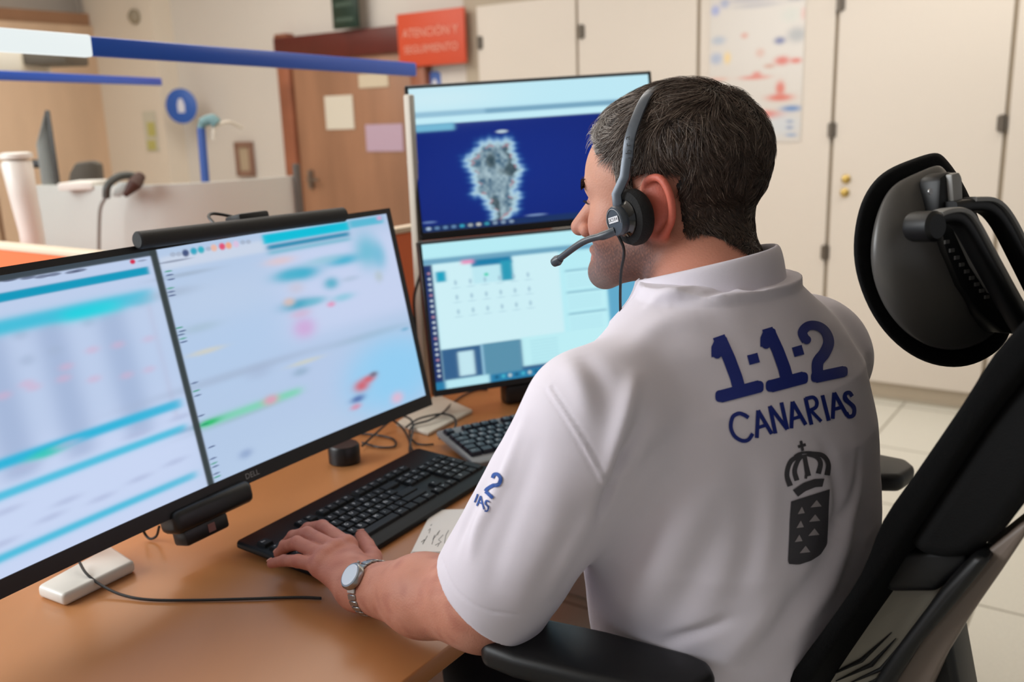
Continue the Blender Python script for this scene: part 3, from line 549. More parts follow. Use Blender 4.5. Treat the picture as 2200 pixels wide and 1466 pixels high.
# puck
q = onz(741, 992, DZ)
pk = MB().lathe(q, Z, [(.026, 0), (.0285, .002), (.0285, .030), (.026, .034), (.010, .0345)], 40).build('desk_puck', m_black); tag(pk, 'round black cylinder puck standing on the desk below the wide monitor', 'puck')
# ---- keyboards
_leg = {}
def keyboard(name, label, BL, ang, L, D, edge_m, key_m, leg_m, kp, rows, x0, y0, tilt, kh, group=None):
    u_ = np.array([math.cos(ang), math.sin(ang), 0]); v_ = np.array([math.sin(ang), -math.cos(ang), 0]); hz = .0108
    dn = Z * (-tilt); O = BL + Z * (DZ + hz + tilt - BL[2]); vv = v_ * D + dn; vn = vv / np.linalg.norm(vv); n_ = np.cross(u_, vn) * -1
    if n_[2] < 0: n_ = -n_
    r_ = empty(name, BL, label, 'keyboard', group)
    MB().prism([O + u_ * a_ + vn * b_ for a_, b_ in ((0, .004), (0, D - .01), (.012, D), (L - .012, D), (L, D - .01), (L, .004), (L - .006, 0), (.006, 0))], -n_ * .010, bev=.003, seg=2).build('base', edge_m, r_)
    for s_ in (.05, L - .05): MB().box(BL * [1, 1, 0] + u_ * s_ + v_ * .012 + Z * (DZ + (tilt + .001) / 2), u_ * .012, v_ * .003, Z * (tilt + .001) / 2).build('foot', edge_m, r_)
    n = 0
    for row, cells in enumerate(rows):
        for (c_, w_, h_, ch) in cells:
            cx = x0 + (c_ + w_ / 2) * kp; cy = y0 + (row + (.35 if row > 0 else 0) + h_ / 2) * kp
            b = MB(); c = O + u_ * cx + vn * cy + n_ * kh / 2; g = .9
            V = []
            for z_, q_ in ((-.5, .93), (.35, .80), (.5, .72)):
                for a_, d_ in ((-1, -1), (1, -1), (1, 1), (-1, 1)): V.append(c + u_ * a_ * (kp * w_ / 2 - kp * (1 - q_) / 2) + vn * d_ * (kp * h_ / 2 - kp * (1 - q_) / 2) + n_ * z_ * kh)
            Fc = [(0, 1, 5, 4), (1, 2, 6, 5), (2, 3, 7, 6), (3, 0, 4, 7), (4, 5, 9, 8), (5, 6, 10, 9), (6, 7, 11, 10), (7, 4, 8, 11), (8, 9, 10, 11), (3, 2, 1, 0)]
            b.add(V, Fc)
            if ch: add_text(b, ch, c + n_ * (kh / 2 + .0002) - u_ * .002 - vn * .0015, u_, -vn, .0085 if len(ch) == 1 else .0050, 1)
            b.build('key', None, r_, mats=[key_m, leg_m], angle=25); n += 1
    return r_, O, u_, vn, n_
def seq(s, c=0., w=1.): return [(c + i * w, w, 1, ch) for i, ch in enumerate(s)]
rowsK = [[(0, 1, 1, 'Esc')] + [(2 + i + .5 * (i // 4), 1, 1, 'F%d' % (i + 1)) for i in range(12)] + [(15.25 + i, 1, 1, t) for i, t in enumerate(('Prt', 'Scr', 'Pau'))] ,
    seq('º1234567890') + [(11, 1, 1, '!'), (12, 1, 1, '¡'), (13, 2, 1, '')] + [(15.25 + i, 1, 1, t) for i, t in enumerate(('Ins', 'Hom', 'Pg'))] + seq(['Num', '/', '*', '-'], 18.5),
    [(0, 1.5, 1, 'Tab')] + seq('QWERTYUIOP', 1.5) + seq(['^', '+'], 11.5) + [(15.25 + i, 1, 1, t) for i, t in enumerate(('Del', 'End', 'Pg'))] + seq('789', 18.5) + [(21.5, 1, 2, '+')],
    [(0, 1.75, 1, 'Cap')] + seq('ASDFGHJKLÑ', 1.75) + [(11.75, 1, 1, '{'), (12.75, 2.25, 1, '')] + seq('456', 18.5),
    [(0, 1.25, 1, '')] + seq('<ZXCVBNM', 1.25) + seq([';', ':', '_'], 9.25) + [(12.25, 2.75, 1, '')] + [(16.25, 1, 1, '^')] + seq('123', 18.5) + [(21.5, 1, 2, '')],
    [(0, 1.25, 1, 'Ctr'), (1.25, 1.25, 1, ''), (2.5, 1.25, 1, 'Alt'), (3.75, 6.25, 1, ''), (10, 1.25, 1, 'Alt'), (11.25, 1.25, 1, ''), (12.5, 1.25, 1, ''), (13.75, 1.25, 1, 'Ctr')] + seq('<v>', 15.25) + [(18.5, 2, 1, '0'), (20.5, 1, 1, '.')]]
cnt = 0; rows1 = []
for r__ in rowsK:
    rows1.append(r__)
rows1[0] = [k for k in rows1[0] if k[3] not in ('F1', 'F2')]      # hidden under the hand
rows1[5] = [k for k in rows1[5] if k[3] != 'v' or True]
m_kb = mat('keyboard_black', (13, 14, 16), .5, spec=.25); m_key = mat('key_black', (13, 15, 19), .55, spec=.3); m_kleg = mat('key_legend', (225, 228, 232), .5)
BL1 = onz(507, 1195, DZ) * [1, 1, 0] + Z * 0
kb1 = keyboard('keyboard', 'long black keyboard under the man\'s left hand', BL1, math.radians(58), .432, .176, m_kb, m_key, m_kleg, .0184, rows1, .009, .033, .012, .005, 'keyboards')
rows2 = [r__ for r__ in rowsK]
BL2 = onz(937, 955, DZ) * [1, 1, 0]
rows2 = [[k for k in r__ if k[0] < 15.1] for r__ in rowsK]
kb2 = keyboard('keyboard', 'second dark keyboard with silver edge behind the man\'s sleeve', BL2, math.radians(29), .30, .160, mat('keyboard_silver', (128, 130, 132), .4), mat('key_blue_black', (26, 34, 48), .35), m_kleg, .0188, rows2, .008, .014, .016, .008, 'keyboards')
# notes
for k, dz in enumerate((0, .0012)):
    c = [onz(x, y, DZ + .0012 + dz) for x, y in ((882 + 3 * k, 1191 - 4 * k), (928 + 2 * k, 1098 - k), (1120, 1092), (1100, 1186))]
    o = MB().prism(c, Z * .0008).build('paper_sheet', mat('paper_white', (244, 240, 236), .8), smooth=False); tag(o, ('lower', 'upper')[k] + ' white note sheet lying beside the keyboard near the sleeve', 'paper', 'note sheets')
if True:
    hwm = MB(); zz = DZ + .0034
    for pts in (((905, 1165), (912, 1160), (908, 1170), (918, 1152)), ((920, 1140), (925, 1136), (922, 1146)), ((928, 1170), (934, 1150), (930, 1160), (945, 1140), (940, 1150)), ((935, 1172), (948, 1165), (942, 1160), (952, 1150)), ((925, 1130), (928, 1127)), ((955, 1168), (958, 1150), (964, 1140)), ((940, 1175), (944, 1168))):
        hwm.tube([onz(x, y, zz) for x, y in pts], .0004, 5)
    hwm.build('handwriting', mat('ink_grey', (90, 88, 92), .6), o)
# cables
def cable(pts, z, label, r=.0022, name='cable'):
    P = [onz(x, y, DZ + (zz if isinstance(z, (list, tuple)) else z)) for (x, y), zz in zip(pts, z if isinstance(z, (list, tuple)) else [z] * len(pts))]
    o = MB().tube(spline(P, 10), r, 8).build(name, m_cable); tag(o, label, 'cable', 'desk cables'); return o
cable([(168, 1203), (185, 1232), (215, 1256), (260, 1278), (320, 1289), (420, 1290), (540, 1287), (640, 1284), (690, 1286)], [.03, .022, .012, .005, .003, .003, .003, .003, .003], 'thin black cable running across the desk front from the white base', .0019)
cable([(308, 1128), (310, 1145), (322, 1158), (336, 1152), (342, 1132)], [.03, .012, .004, .01, .03], 'short black cable loop hanging below the wide monitor', .002)
c3 = lambda L: [(660 + x / 4.23, 800 + y / 4.23) for x, y in L]
cable(c3([(500, 670), (620, 560), (760, 440), (860, 400), (940, 430), (962, 500), (945, 600), (930, 700), (935, 775)]), [.01, .01, .02, .03, .03, .02, .01, .004, .004], 'black cable looping from the puck to the long keyboard')
cable(c3([(480, 560), (620, 570), (760, 600), (805, 640), (780, 680), (640, 680), (500, 640)]), .004, 'flat black cable loop on the desk right of the puck')
cable(c3([(770, 430), (860, 500), (920, 600), (950, 700), (1010, 780)]), [.03, .015, .008, .004, .006], 'black cable dropping beside the pale stand to the long keyboard')
cable(c3([(900, 500), (1000, 430), (1120, 395), (1240, 380), (1330, 410), (1350, 480), (1290, 560), (1200, 605)]), [.015] * 6 + [.008, .006], 'wide black cable loop over the pale stand base')
cable(c3([(1640, 160), (1540, 165), (1420, 210), (1310, 290), (1230, 370), (1100, 440), (970, 480), (930, 560), (980, 640), (1060, 660), (1150, 655)]), [.003, .003, .003, .006, .018, .016, .014, .006, .004, .004, .004], 'long black cable curving back to the lower stacked monitor', .002)
cable(c3([(1780, 190), (1880, 215), (1990, 250), (2100, 300)]), .003, 'dark cable on the desk right of the lower stacked monitor')
p0 = pz + Z * .30 + B * .02 - A * .02
o = MB().tube(spline([ony(903, 590, pz[1] - .03), ony(890, 640, pz[1] - .03), ony(893, 700, pz[1] - .03), ony(900, 780, pz[1] - .03), onz(905, 845, DZ + .01), onz(912, 862, DZ + .011)], 10), .003, 8).build('cable', m_cable); tag(o, 'black cable hanging beside the pale stand post', 'cable', 'desk cables')
# ================================================================== BACKGROUND OFFICE
# blue rails
def rail(x0, y0, x1, y1, Y0, Y1, r, label):
    a_ = ony(x0, y0, Y0); b_ = ony(x1, y1, Y1); r_ = empty('light_rail', a_ * [1, 1, 0], label, 'light rail', 'blue rails')
    d_ = (b_ - a_) / np.linalg.norm(b_ - a_); s_ = np.cross(d_, Z); s_ /= np.linalg.norm(s_); n_ = np.cross(s_, d_)
    MB().box((a_ + b_) / 2, (b_ - a_) / 2, s_ * r * .5, n_ * r, bev=.004, seg=2).build('rail', mat('rail_blue', (20, 84, 196), .3), r_)
    MB().box(a_ * [1, 1, 0] + Z * a_[2] / 2 + d_ * .03, s_ * .02, d_ * .02, Z * a_[2] / 2, bev=.004).build('post', m_white, r_); return r_, a_, b_
r1 = rail(-330, 62, 890, 150, 1.55, 2.75, .0185, 'long blue glossy rail running high across the left of the room')
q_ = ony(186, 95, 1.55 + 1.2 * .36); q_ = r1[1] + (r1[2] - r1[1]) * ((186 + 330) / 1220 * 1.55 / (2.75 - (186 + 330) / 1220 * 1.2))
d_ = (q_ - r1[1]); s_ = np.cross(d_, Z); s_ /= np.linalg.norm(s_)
MB().box(r1[1] + d_ * .5, d_ * .5, s_ * .0125, np.cross(s_, d_ / np.linalg.norm(d_)) * .0205, bev=.004).build('glare_segment', emat('rail_glare', 1.0, attr=False, col=(232, 240, 240)), r1[0])  # window glare on the rail's left end, put in as a glowing white segment
rail(-250, 152, 345, 176, 2.2, 3.4, .013, 'shorter blue rail below the long blue rail at far left')
# curved white counter screen
r_ = empty('desk_screen', ony(350, 500, 3.1) * [1, 1, 0], 'curved white modesty screen of the desk in the background', 'desk screen')
V = []; Fc = []; n = 40; tops = []
for i in range(n):
    t = i / (n - 1); x = 72 + t * 560; Y = 3.15 - .22 * math.sin(t * PI) + .05 * t
    zt = ony(352, 398, 2.93)[2]; p = ony(x, 400, Y); tops.append(np.array([p[0], p[1], zt]))
    for dy, z_ in ((0, zt), (0, .05), (.03, .05), (.03, zt)): V.append((p[0], p[1] + dy, z_))
for i in range(n - 1):
    for j in range(4): Fc.append((4 * i + j, 4 * i + (j + 1) % 4, 4 * i + 4 + (j + 1) % 4, 4 * i + 4 + j))
Fc += [(0, 1, 2, 3), tuple(4 * (n - 1) + j for j in (3, 2, 1, 0))]
MB().add(V, Fc).build('panel', mat('screen_panel_grey', (196, 200, 194), .5), r_)
e = tops[-1]; MB().tube([e + Z * .04 + [.012, 0, 0], [e[0] + .012, e[1], .02]], .012, 12).build('post', mat('post_dark', (88, 86, 80), .5), r_)
MB().prism([p + Z * -.33 + [0, .03, 0] for p in tops] + [tops[-1] + [0, .8, -.33], tops[0] + [0, .8, -.33]], Z * .025).build('desk_top', mat('grey_top', (170, 166, 158), .5), r_, smooth=False)
# things on it
def at(x, y, Y): return ony(x, y, Y)
zt = tops[0][2]
ms = empty('office_monitor', at(108, 420, 3.45), 'thin silver monitor seen edge on behind the white desk screen', 'monitor')
a_ = at(92, 250, 3.42); b_ = at(112, 395, 3.42)
MB().prism([at(97, 236, 3.42), at(106, 240, 3.45), at(127, 400, 3.45), at(90, 400, 3.42), at(78, 310, 3.42)], ray(98, 320) * .28 * [1, 1, 0], bev=.003).build('back_cover', mat('silver_back', (158, 166, 164), .35), ms)
MB().prism([at(98, 236, 3.41), at(107, 238, 3.41), at(131, 400, 3.41), at(120, 400, 3.41)], ray(112, 320) * .30 * [1, 1, 0], bev=.002).build('screen_edge', mat('dark_edge', (62, 62, 58), .5), ms)
MB().tube([at(72, 352, 3.5), at(100, 352, 3.5)], .016, 12).tube([at(100, 352, 3.5), at(100, 352, 3.5) * [1, 1, 0] + Z * .85], .014, 10).build('mount', m_black, ms)
wl = empty('lamp_column', at(55, 500, 2.6) * [1, 1, 0], 'white tapering column standing left of the white desk screen', 'column')
MB().tube([at(35, 345, 2.6), at(36, 352, 2.6), at(50, 420, 2.6), at(68, 500, 2.6), at(68, 500, 2.6) * [1, 1, 0] + Z * .01], [.035, .04, .036, .032, .032], 20).build('column', m_white, wl)
MB().lathe(at(35, 340, 2.6), Z, [(.02, -.004), (.042, 0), (.042, .012), (.03, .016)], 24).build('cap', m_white, wl)
bc_ = at(180, 372, 3.9)
ch = empty('office_chair', bc_ * [1, 1, 0], 'grey office chair back behind the white desk screen', 'chair')
MB().prism([at(140, 420, 3.9), at(148, 372, 3.9), at(160, 350, 3.9), (at(195, 345, 3.9)), at(212, 352, 3.9), at(218, 420, 3.9)], np.array([0, .05, 0]), bev=.012, seg=3).build('backrest', mat('chair_grey', (96, 90, 82), .8), ch)
MB().tube([at(180, 415, 3.93), at(180, 415, 3.93) * [1, 1, 0] + Z * .05], .02, 10).box(at(180, 415, 3.7) * [1, 1, 0] + Z * .48, np.array([.22, 0, 0]), np.array([0, .2, 0]), Z * .03, bev=.02).build('seat', mat('chair_grey', ()), ch)
MB().lathe(at(180, 415, 3.93) * [1, 1, 0], Z, [(.25, 0), (.25, .02), (.05, .06), (.03, .07)], 20).build('base', m_black, ch)
o = MB().box(at(228, 390, 3.25), np.array([.055, 0, 0]), np.array([0, .08, 0]), Z * .012, bev=.003).build('paper_stack', mat('paper_bright', (226, 222, 214), .7)); tag(o, 'low pile of white papers just behind the white desk screen', 'paper'); o.location = (0, -.16, 0)
# telephone headset hooked over the screen edge
hs = empty('hung_headset', at(262, 395, 2.94), 'grey headset hooked over the top edge of the white desk screen', 'headset')
MB().tube(spline([at(228, 425, 2.9), at(232, 398, 2.9), at(255, 380, 2.93), at(285, 378, 2.96), at(300, 392, 2.98), at(298, 402, 2.98)]), .012, 10).build('headband', mat('headset_dark', (70, 72, 68), .5), hs)
MB().prism([at(240, 422, 2.9), at(252, 392, 2.9), at(280, 392, 2.9), at(270, 412, 2.9), at(255, 424, 2.9)], np.array([0, .015, 0]), bev=.004).build('ear_plate', mat('grey_light', (166, 172, 168), .4), hs)
MB().tube([at(268, 420, 2.89), at(290, 395, 2.89), at(302, 378, 2.92)], [.008, .022, .016], 12).build('cushion', mat('brown_dark', (72, 46, 38), .6), hs)
MB().tube(spline([at(226, 425, 2.9), at(216, 445, 2.9), at(213, 480, 2.9), at(212, 560, 2.9)]), .006, 8).build('cable', mat('cable_grey', (140, 138, 132), .5), hs)
# blue desk lamp
bl_ = empty('desk_lamp', at(440, 385, 3.4) * [1, 1, 0], 'slim blue post with a bent teal head behind the white desk screen', 'lamp')
MB().tube([at(443, 400, 3.4) * [1, 1, 0] + Z * .85, at(441, 385, 3.4), at(432, 275, 3.4)], .015, 12).build('post', mat('rail_blue2', (54, 86, 158), .5), bl_)
MB().tube(spline([at(432, 280, 3.4), at(436, 264, 3.4), at(455, 257, 3.4), at(466, 266, 3.4)]), [.014] * 8 + [.018] * 8 + [.02] * 8 + [.02], 12).build('head', mat('teal', (110, 146, 150), .5), bl_)
MB().tube(spline([at(458, 300, 3.4), at(462, 275, 3.4), at(490, 262, 3.45), at(520, 275, 3.5)]), .006, 8).build('hoop', mat('hoop_white', (216, 208, 194), .5), bl_)
# ceiling mounted unit at far left
un = empty('wall_fan_coil', at(110, 120, 4.6), 'dark grey unit with pale casing high on the left under the ceiling', 'air unit')
q = at(105, 128, 4.4); MB().box(q, np.array([.13, 0, 0]), np.array([0, .12, 0]), Z * .028, bev=.012).build('grille', mat('grille_dark', (92, 84, 72), .6), un)
q = at(30, 128, 4.4); MB().box(q + [-.06, 0, .0], np.array([.16, 0, 0]), np.array([0, .14, 0]), Z * .06, bev=.012).build('casing', mat('casing_pale', (222, 214, 196), .5), un)
# ================================================================== MAN

VSC = 1.0
person = empty('person', (.28, .92, .5), 'seated man in white polo shirt with short greying hair, hand on the keyboard', 'person')
TH = math.radians(41); tr = np.array([math.cos(TH), math.sin(TH), 0]); tf = np.array([-math.sin(TH), math.cos(TH), 0])
# spine: z, centre x, centre y, half width (tr), half depth (tf)
SP = np.array([[.44, .275, 1.00, .170, .138], [.56, .273, 1.00, .172, .138], [.68, .262, 1.00, .168, .138], [.80, .250, .990, .168, .136], [.90, .240, .972, .172, .130], [1.00, .236, .968, .176, .118], [1.06, .236, .975, .172, .102], [1.11, .232, .985, .135, .080], [1.15, .228, .992, .085, .062]])
def interp(z, k): return np.interp(z, SP[:, 0], SP[:, k]).astype(np.float32)
def s_torso(p, inf=0.):
    z = np.clip(p[..., 2], SP[0, 0], SP[-1, 0]); dx = p[..., 0] - interp(z, 1); dy = p[..., 1] - interp(z, 2)
    a = dx * tr[0] + dy * tr[1]; b = dx * tf[0] + dy * tf[1]; ha = interp(z, 3) + inf; hb_ = interp(z, 4) + inf
    k = (np.abs(a / ha) ** 2.3 + np.abs(b / hb_) ** 2.3) ** (1 / 2.3); d = (k - 1) * np.minimum(ha, hb_)
    dz = np.maximum(p[..., 2] - (SP[-1, 0] + inf), SP[0, 0] - p[..., 2]); return np.maximum(d, dz * .8)
NB = np.array([.218, .992, 1.13])                                            # base of neck
SHL = np.array([.078, .850, 1.050]); SHR = np.array([.362, 1.110, 1.038])
ELB = np.array([-.040, .905, .833]); WR = onz(772, 1262, .777)
HF = np.array([-math.sin(math.radians(60)), math.cos(math.radians(60)), 0]); HR = np.array([HF[1], -HF[0], 0])
pt = math.radians(-6); hf = HF * math.cos(pt) + Z * math.sin(pt); hu = -HF * math.sin(pt) + Z * math.cos(pt); hr = HR
HO = ony(1426, 452, 1.055) ; HO = HO + hr * .02 + Z * .006                               # between the ears
HM = np.array([hr, hf, hu]); HS = .945
def tohead(p): return ((p - HO.astype(np.float32)) @ HM.T.astype(np.float32)) / HS
def fromhead(q): return np.asarray(q, float) * HS @ HM + HO
def s_head(p):
    q = tohead(p); x = np.abs(q[..., 0]); m = np.stack([x, q[..., 1], q[..., 2]], -1)
    d = s_ell(q, (0, -.014, .042), (.076, .099, .082)); d = smin(d, s_ell(q, (0, .042, .038), (.063, .058, .060)), .03)
    d = smin(d, s_ell(q, (0, .046, -.024), (.060, .053, .064)), .025)
    d = smin(d, s_cone(m, (.058, .002, -.040), (.018, .088, -.078), .018, .018), .03); d = smin(d, s_sph(q, (0, .095, -.079), .019), .02)
    d = smin(d, s_sph(m, (.040, .062, -.018), .026), .02)
    d = smin(d, s_cone(m, (.006, .090, .030), (.040, .080, .030), .010, .009), .014)
    d = smax(d, -s_sph(m, (.033, .108, .010), .020), .012); d = smin(d, s_sph(m, (.031, .080, .010), .0135), .004)
    d = smin(d, s_cone(q, (0, .092, .018), (0, .124, -.019), .008, .0115), .010); d = smin(d, s_sph(m, (.011, .110, -.024), .0085), .007)
    d = smin(d, s_cone(m, (0, .106, -.050), (.020, .095, -.052), .0075, .005), .006); d = smin(d, s_cone(m, (0, .104, -.061), (.018, .093, -.059), .008, .005), .006)
    d = smax(d, -s_cone(m, (0, .116, -.0555), (.024, .100, -.0555), .0025, .002), .003)
    d = smin(d, s_cone(q, (0, -.018, -.03), (0, -.045, -.15), .056, .058), .03)
    # ears
    ring = None; ep = [(.073, .004, .018), (.084, -.008, .033), (.093, -.026, .034), (.097, -.037, .016), (.093, -.036, -.010), (.084, -.022, -.028), (.075, -.008, -.034)]
    ep = [tuple(e_) for e_ in spline(ep, 3)]
    for a, b in zip(ep[:-1], ep[1:]):
        c = s_cone(m, a, b, .0044, .0044); ring = c if ring is None else np.minimum(ring, c)
    ear = smin(ring, s_ell(m, (.081, -.018, .004), (.008, .018, .028)), .006); ear = smin(ear, s_sph(m, (.075, -.006, -.026), .008), .006)
    return smin(d, ear, .006)
def s_neck(p):
    a = fromhead((0, -.03, -.04)); return smin(s_cone(p, a, NB, .056, .060), s_cone(p, NB, NB - Z * .1, .06, .11), .04)
def s_arm(p):
    d = smin(s_cone(p, SHL, ELB, .052, .045), s_cone(p, ELB, ELB * .55 + WR * .45, .047, .045), .03)
    d = smin(d, s_cone(p, ELB * .55 + WR * .45, WR, .044, .0275), .02); return d
# hand joints on the keyboard (world), from wrist outwards
def hp(x, y, z): return onz(x, y, z)
kz = .767
HJ = {'index': [(745, 1172, .800), (692, 1133, .803), (662, 1136, .785), (640, 1152, kz)],
      'middle': [(722, 1182, .803), (660, 1148, .805), (630, 1153, .787), (612, 1172, kz)],
      'ring': [(700, 1197, .800), (638, 1167, .802), (612, 1175, .783), (599, 1190, kz + .001)],
      'pinky': [(688, 1215, .793), (640, 1206, .791), (610, 1205, .780), (584, 1211, kz + .003)],
      'thumb': [(790, 1238, .785), (800, 1198, .781), (787, 1172, .778), (776, 1152, .768)]}
RAD = {'index': (.0115, .0098, .0085, .0072), 'middle': (.0115, .0098, .0085, .0074), 'ring': (.011, .0092, .0082, .0070), 'pinky': (.0105, .0085, .0075, .0066), 'thumb': (.016, .0125, .0108, .0088)}
HJW = {k: [hp(*q) for q in v_] for k, v_ in HJ.items()}
def s_hand(p):
    d = s_cone(p, WR, WR * .7 + HJW['middle'][0] * .3, .027, .026)
    for k in ('index', 'middle', 'ring', 'pinky'):
        j = HJW[k]; w0 = WR + (j[0] - WR) * .25
        d = smin(d, s_cone(p, w0, j[0] - Z * .004, .019, .0135), .012)
        d = smin(d, s_sph(p, j[0] + Z * .001, RAD[k][0] + .0008), .008)
    fing = None
    for k, j in HJW.items():
        r = RAD[k]; f = None
        for i in range(3):
            c = s_cone(p, j[i], j[i + 1], r[i], r[i + 1]); f = c if f is None else smin(f, c, .003)
        fing = f if fing is None else smin(fing, f, .0015)
    d = smin(d, s_cone(p, WR * .85 + HJW['thumb'][0] * .15, HJW['thumb'][0], .020, .0155), .014)
    d = smin(d, s_cone(p, HJW['thumb'][0], HJW['index'][0] * .6 + WR * .4, .012, .014), .014)
    return smin(d, fing, .005)
def s_armhand(p): return smin(s_arm(p), s_hand(p), .015)
def bounds(pts, pad): P = np.array(pts); return P.min(0) - pad, P.max(0) + pad
vh, qh = grid_mesh(lambda p: smin(s_head(p), s_neck(p), .02), *bounds([fromhead(a) for a in ((-.1, -.12, -.12), (.1, .14, .14), (.1, -.12, .14), (-.1, .14, -.12))] + [NB - Z * .05], .03), .0016 * VSC)
va, qa = grid_mesh(s_armhand, *bounds([SHL, ELB, WR] + [q for j in HJW.values() for q in j], .05), .0016 * VSC)
RE = np.array([.35, 1.25, .80]); RW = np.array([.18, 1.30, .80]); KL = np.array([-.16, 1.04, .54]); KR = np.array([-.05, 1.28, .52]); HPL = np.array([.20, .90, .55]); HPR = np.array([.36, 1.06, .53])
def s_rest(p):
    d = s_torso(p, -.012); d = smin(d, s_cone(p, SHR, RE, .052, .044), .03); d = smin(d, s_cone(p, RE, RW, .044, .028), .02); d = smin(d, s_ell(p, RW + np.array([-.07, .03, -.012]), (.06, .04, .018)), .02)
    for i, o_ in enumerate((-.03, -.01, .01, .03)): d = smin(d, s_cone(p, RW + np.array([-.1, .03 + o_, -.01]), RW + np.array([-.165, .045 + o_ * 1.2, -.022]), .009, .007), .006)
    d = smin(d, s_cone(p, RW + np.array([-.03, -.01, -.01]), RW + np.array([-.08, -.035, -.02]), .012, .009), .008); return d
vr, qr = grid_mesh(s_rest, (-.12, .70, .42), (.52, 1.36, 1.18), .006)
vB = np.concatenate([vh, va, vr]); qB = np.concatenate([qh, qa + len(vh), qr + len(vh) + len(va)])
# skin colours
def nz3(P, s, seed=0):
    P = P * s + seed * 3.7; return (np.sin(P[:, 0] * 1.7 + 2 * np.sin(P[:, 1] * 1.1)) + np.sin(P[:, 1] * 2.3 + 1.5 * np.sin(P[:, 2] * 1.9)) + np.sin(P[:, 2] * 1.3 + 2.2 * np.sin(P[:, 0] * .9))) / 3
colB = np.tile(lin((196, 134, 112)), (len(vB), 1)); n_ = nz3(vB, 60)[:, None]; colB *= 1 + .06 * n_
def blend(mask, c): colB[:] = colB * (1 - mask[:, None]) + lin(c) * mask[:, None]
q = np.array(tohead(vB.astype(np.float32)), float); inh = np.zeros(len(vB)); inh[:len(vh)] = 1
sm = lambda t: 1 / (1 + np.exp(-np.clip(t, -30, 30)))
ax = np.abs(q[:, 0])
blend(inh * .5 * sm((q[:, 2] + .0) / .01) * sm((q[:, 1] - .03) / .01), (214, 166, 142))
beard = inh * sm((-.032 - q[:, 2]) / .006) * sm((q[:, 1] + .008 - 0 * ax) / .006) * sm((q[:, 2] + .112) / .005); beard *= .85 + .25 * nz3(vB, 900) + .2 * nz3(vB, 2300, 2)
beard *= 1 - .75 * np.exp(-(((q[:, 2] + .057) / .011) ** 2 + (ax / .024) ** 2))
blend(np.clip(beard, 0, .86), (80, 68, 67)); blend(np.clip(inh * np.exp(-(((q[:, 2] + .098) / .02) ** 2 + ((q[:, 1] - .085) / .025) ** 2)) * .6, 0, 1), (150, 145, 142))
blend(inh * .8 * np.exp(-(((q[:, 2] + .0575) / .008) ** 2 + (ax / .02) ** 2)) * sm((q[:, 1] - .085) / .003), (165, 92, 84))
earm = inh * sm((ax - .0795) / .002) * (np.abs(q[:, 1] + .016) < .032) * sm((q[:, 2] + .036) / .002) * (q[:, 2] < .05); blend(.75 * earm, (206, 96, 78))
eye = inh * ((np.sqrt((ax - .031) ** 2 + (q[:, 1] - .0935) ** 2 + (q[:, 2] - .010) ** 2)) < .008); blend(eye * .8, (80, 60, 52))
blend(inh * .35 * sm((-.075 - q[:, 2]) / .02) * sm((-.01 - q[:, 1]) / .01), (190, 100, 80))
ah = np.zeros(len(vB)); ah[len(vh):len(vh) + len(va)] = 1
blend(ah * .65 * sm(((WR - vB) @ ((WR - HJW['middle'][1]) / np.linalg.norm(WR - HJW['middle'][1])) - .0) / .02), (184, 112, 96))
blend(ah * np.clip(.35 * nz3(vB, 110, 4), 0, .4), (150, 78, 66)); blend(ah * np.clip(.3 * nz3(vB, 90, 8), 0, .35), (212, 156, 136))
for k, j in HJW.items():
    for i, p_ in enumerate(j): blend(ah * np.exp(-(((vB - p_) ** 2).sum(1)) / .009 ** 2) * (.45 if i == 3 else .3), (196, 102, 94))
body = link('body', vB, qB, mat('skin', (), .52, attr=True, sss=.12, bump=.25, bscale=420, spec=.4), person, cols=colB, angle=180)
nl = MB()
for k, j in HJW.items():
    t_ = j[3] - j[2]; t_ /= np.linalg.norm(t_); up_ = Z - t_ * (Z @ t_); up_ /= np.linalg.norm(up_); sd_ = np.cross(t_, up_); rr = RAD[k][3]
    c_ = j[3] + t_ * rr * .35 + up_ * rr * .93; nl.lathe(c_, up_ + t_ * .35, [(rr * .62, -.001), (rr * .66, 0), (rr * .5, .0006)], 16)
nl.build('fingernails', mat('nail', (240, 190, 176), .25), person)
# ---- shirt
AX = (ELB - SHL) / np.linalg.norm(ELB - SHL)
hemP = ELB - AX * .012; hemN = (AX + np.array([-.30, -.02, -.10])); hemN /= np.linalg.norm(hemN)
NA = fromhead((0, -.03, -.04)); ndir = (NA - NB) / np.linalg.norm(NA - NB)
SL0 = SHL + np.array([.0, .0, .0])
def s_shirt(p):
    d = s_torso(p, .012)
    d = smin(d, s_cone(p, NB - Z * .022, SHL + Z * .002, .056, .064), .035); d = smin(d, s_cone(p, NB - Z * .022, SHR + Z * .002, .056, .064), .035)
    sl = s_cone(p, SHL, ELB + AX * .03, .072, .066); rs_ = s_cone(p, SHR, RE, .074, .064)
    hb_ = ((p - hemP.astype(np.float32)) @ hemN.astype(np.float32)); inner = s_cone(p, SHL + AX * .13, ELB + AX * .1, .050, .061)
    sl = smax(sl, hb_, .004); sl = smax(sl, -inner, .003)
    rs_ = np.maximum(rs_, ((p - RE.astype(np.float32)) @ np.array([-.1, .3, -.95], np.float32)))
    d = smin(d, sl, .022); d = smin(d, rs_, .03)
    # neck opening
    d = smax(d, -s_cone(p, NB + Z * .015, NB + ndir * .2, .060, .070), .008)
    return d
vs_, qs_ = grid_mesh(s_shirt, (-.13, .66, .43), (.56, 1.34, 1.24), .0028 * VSC)
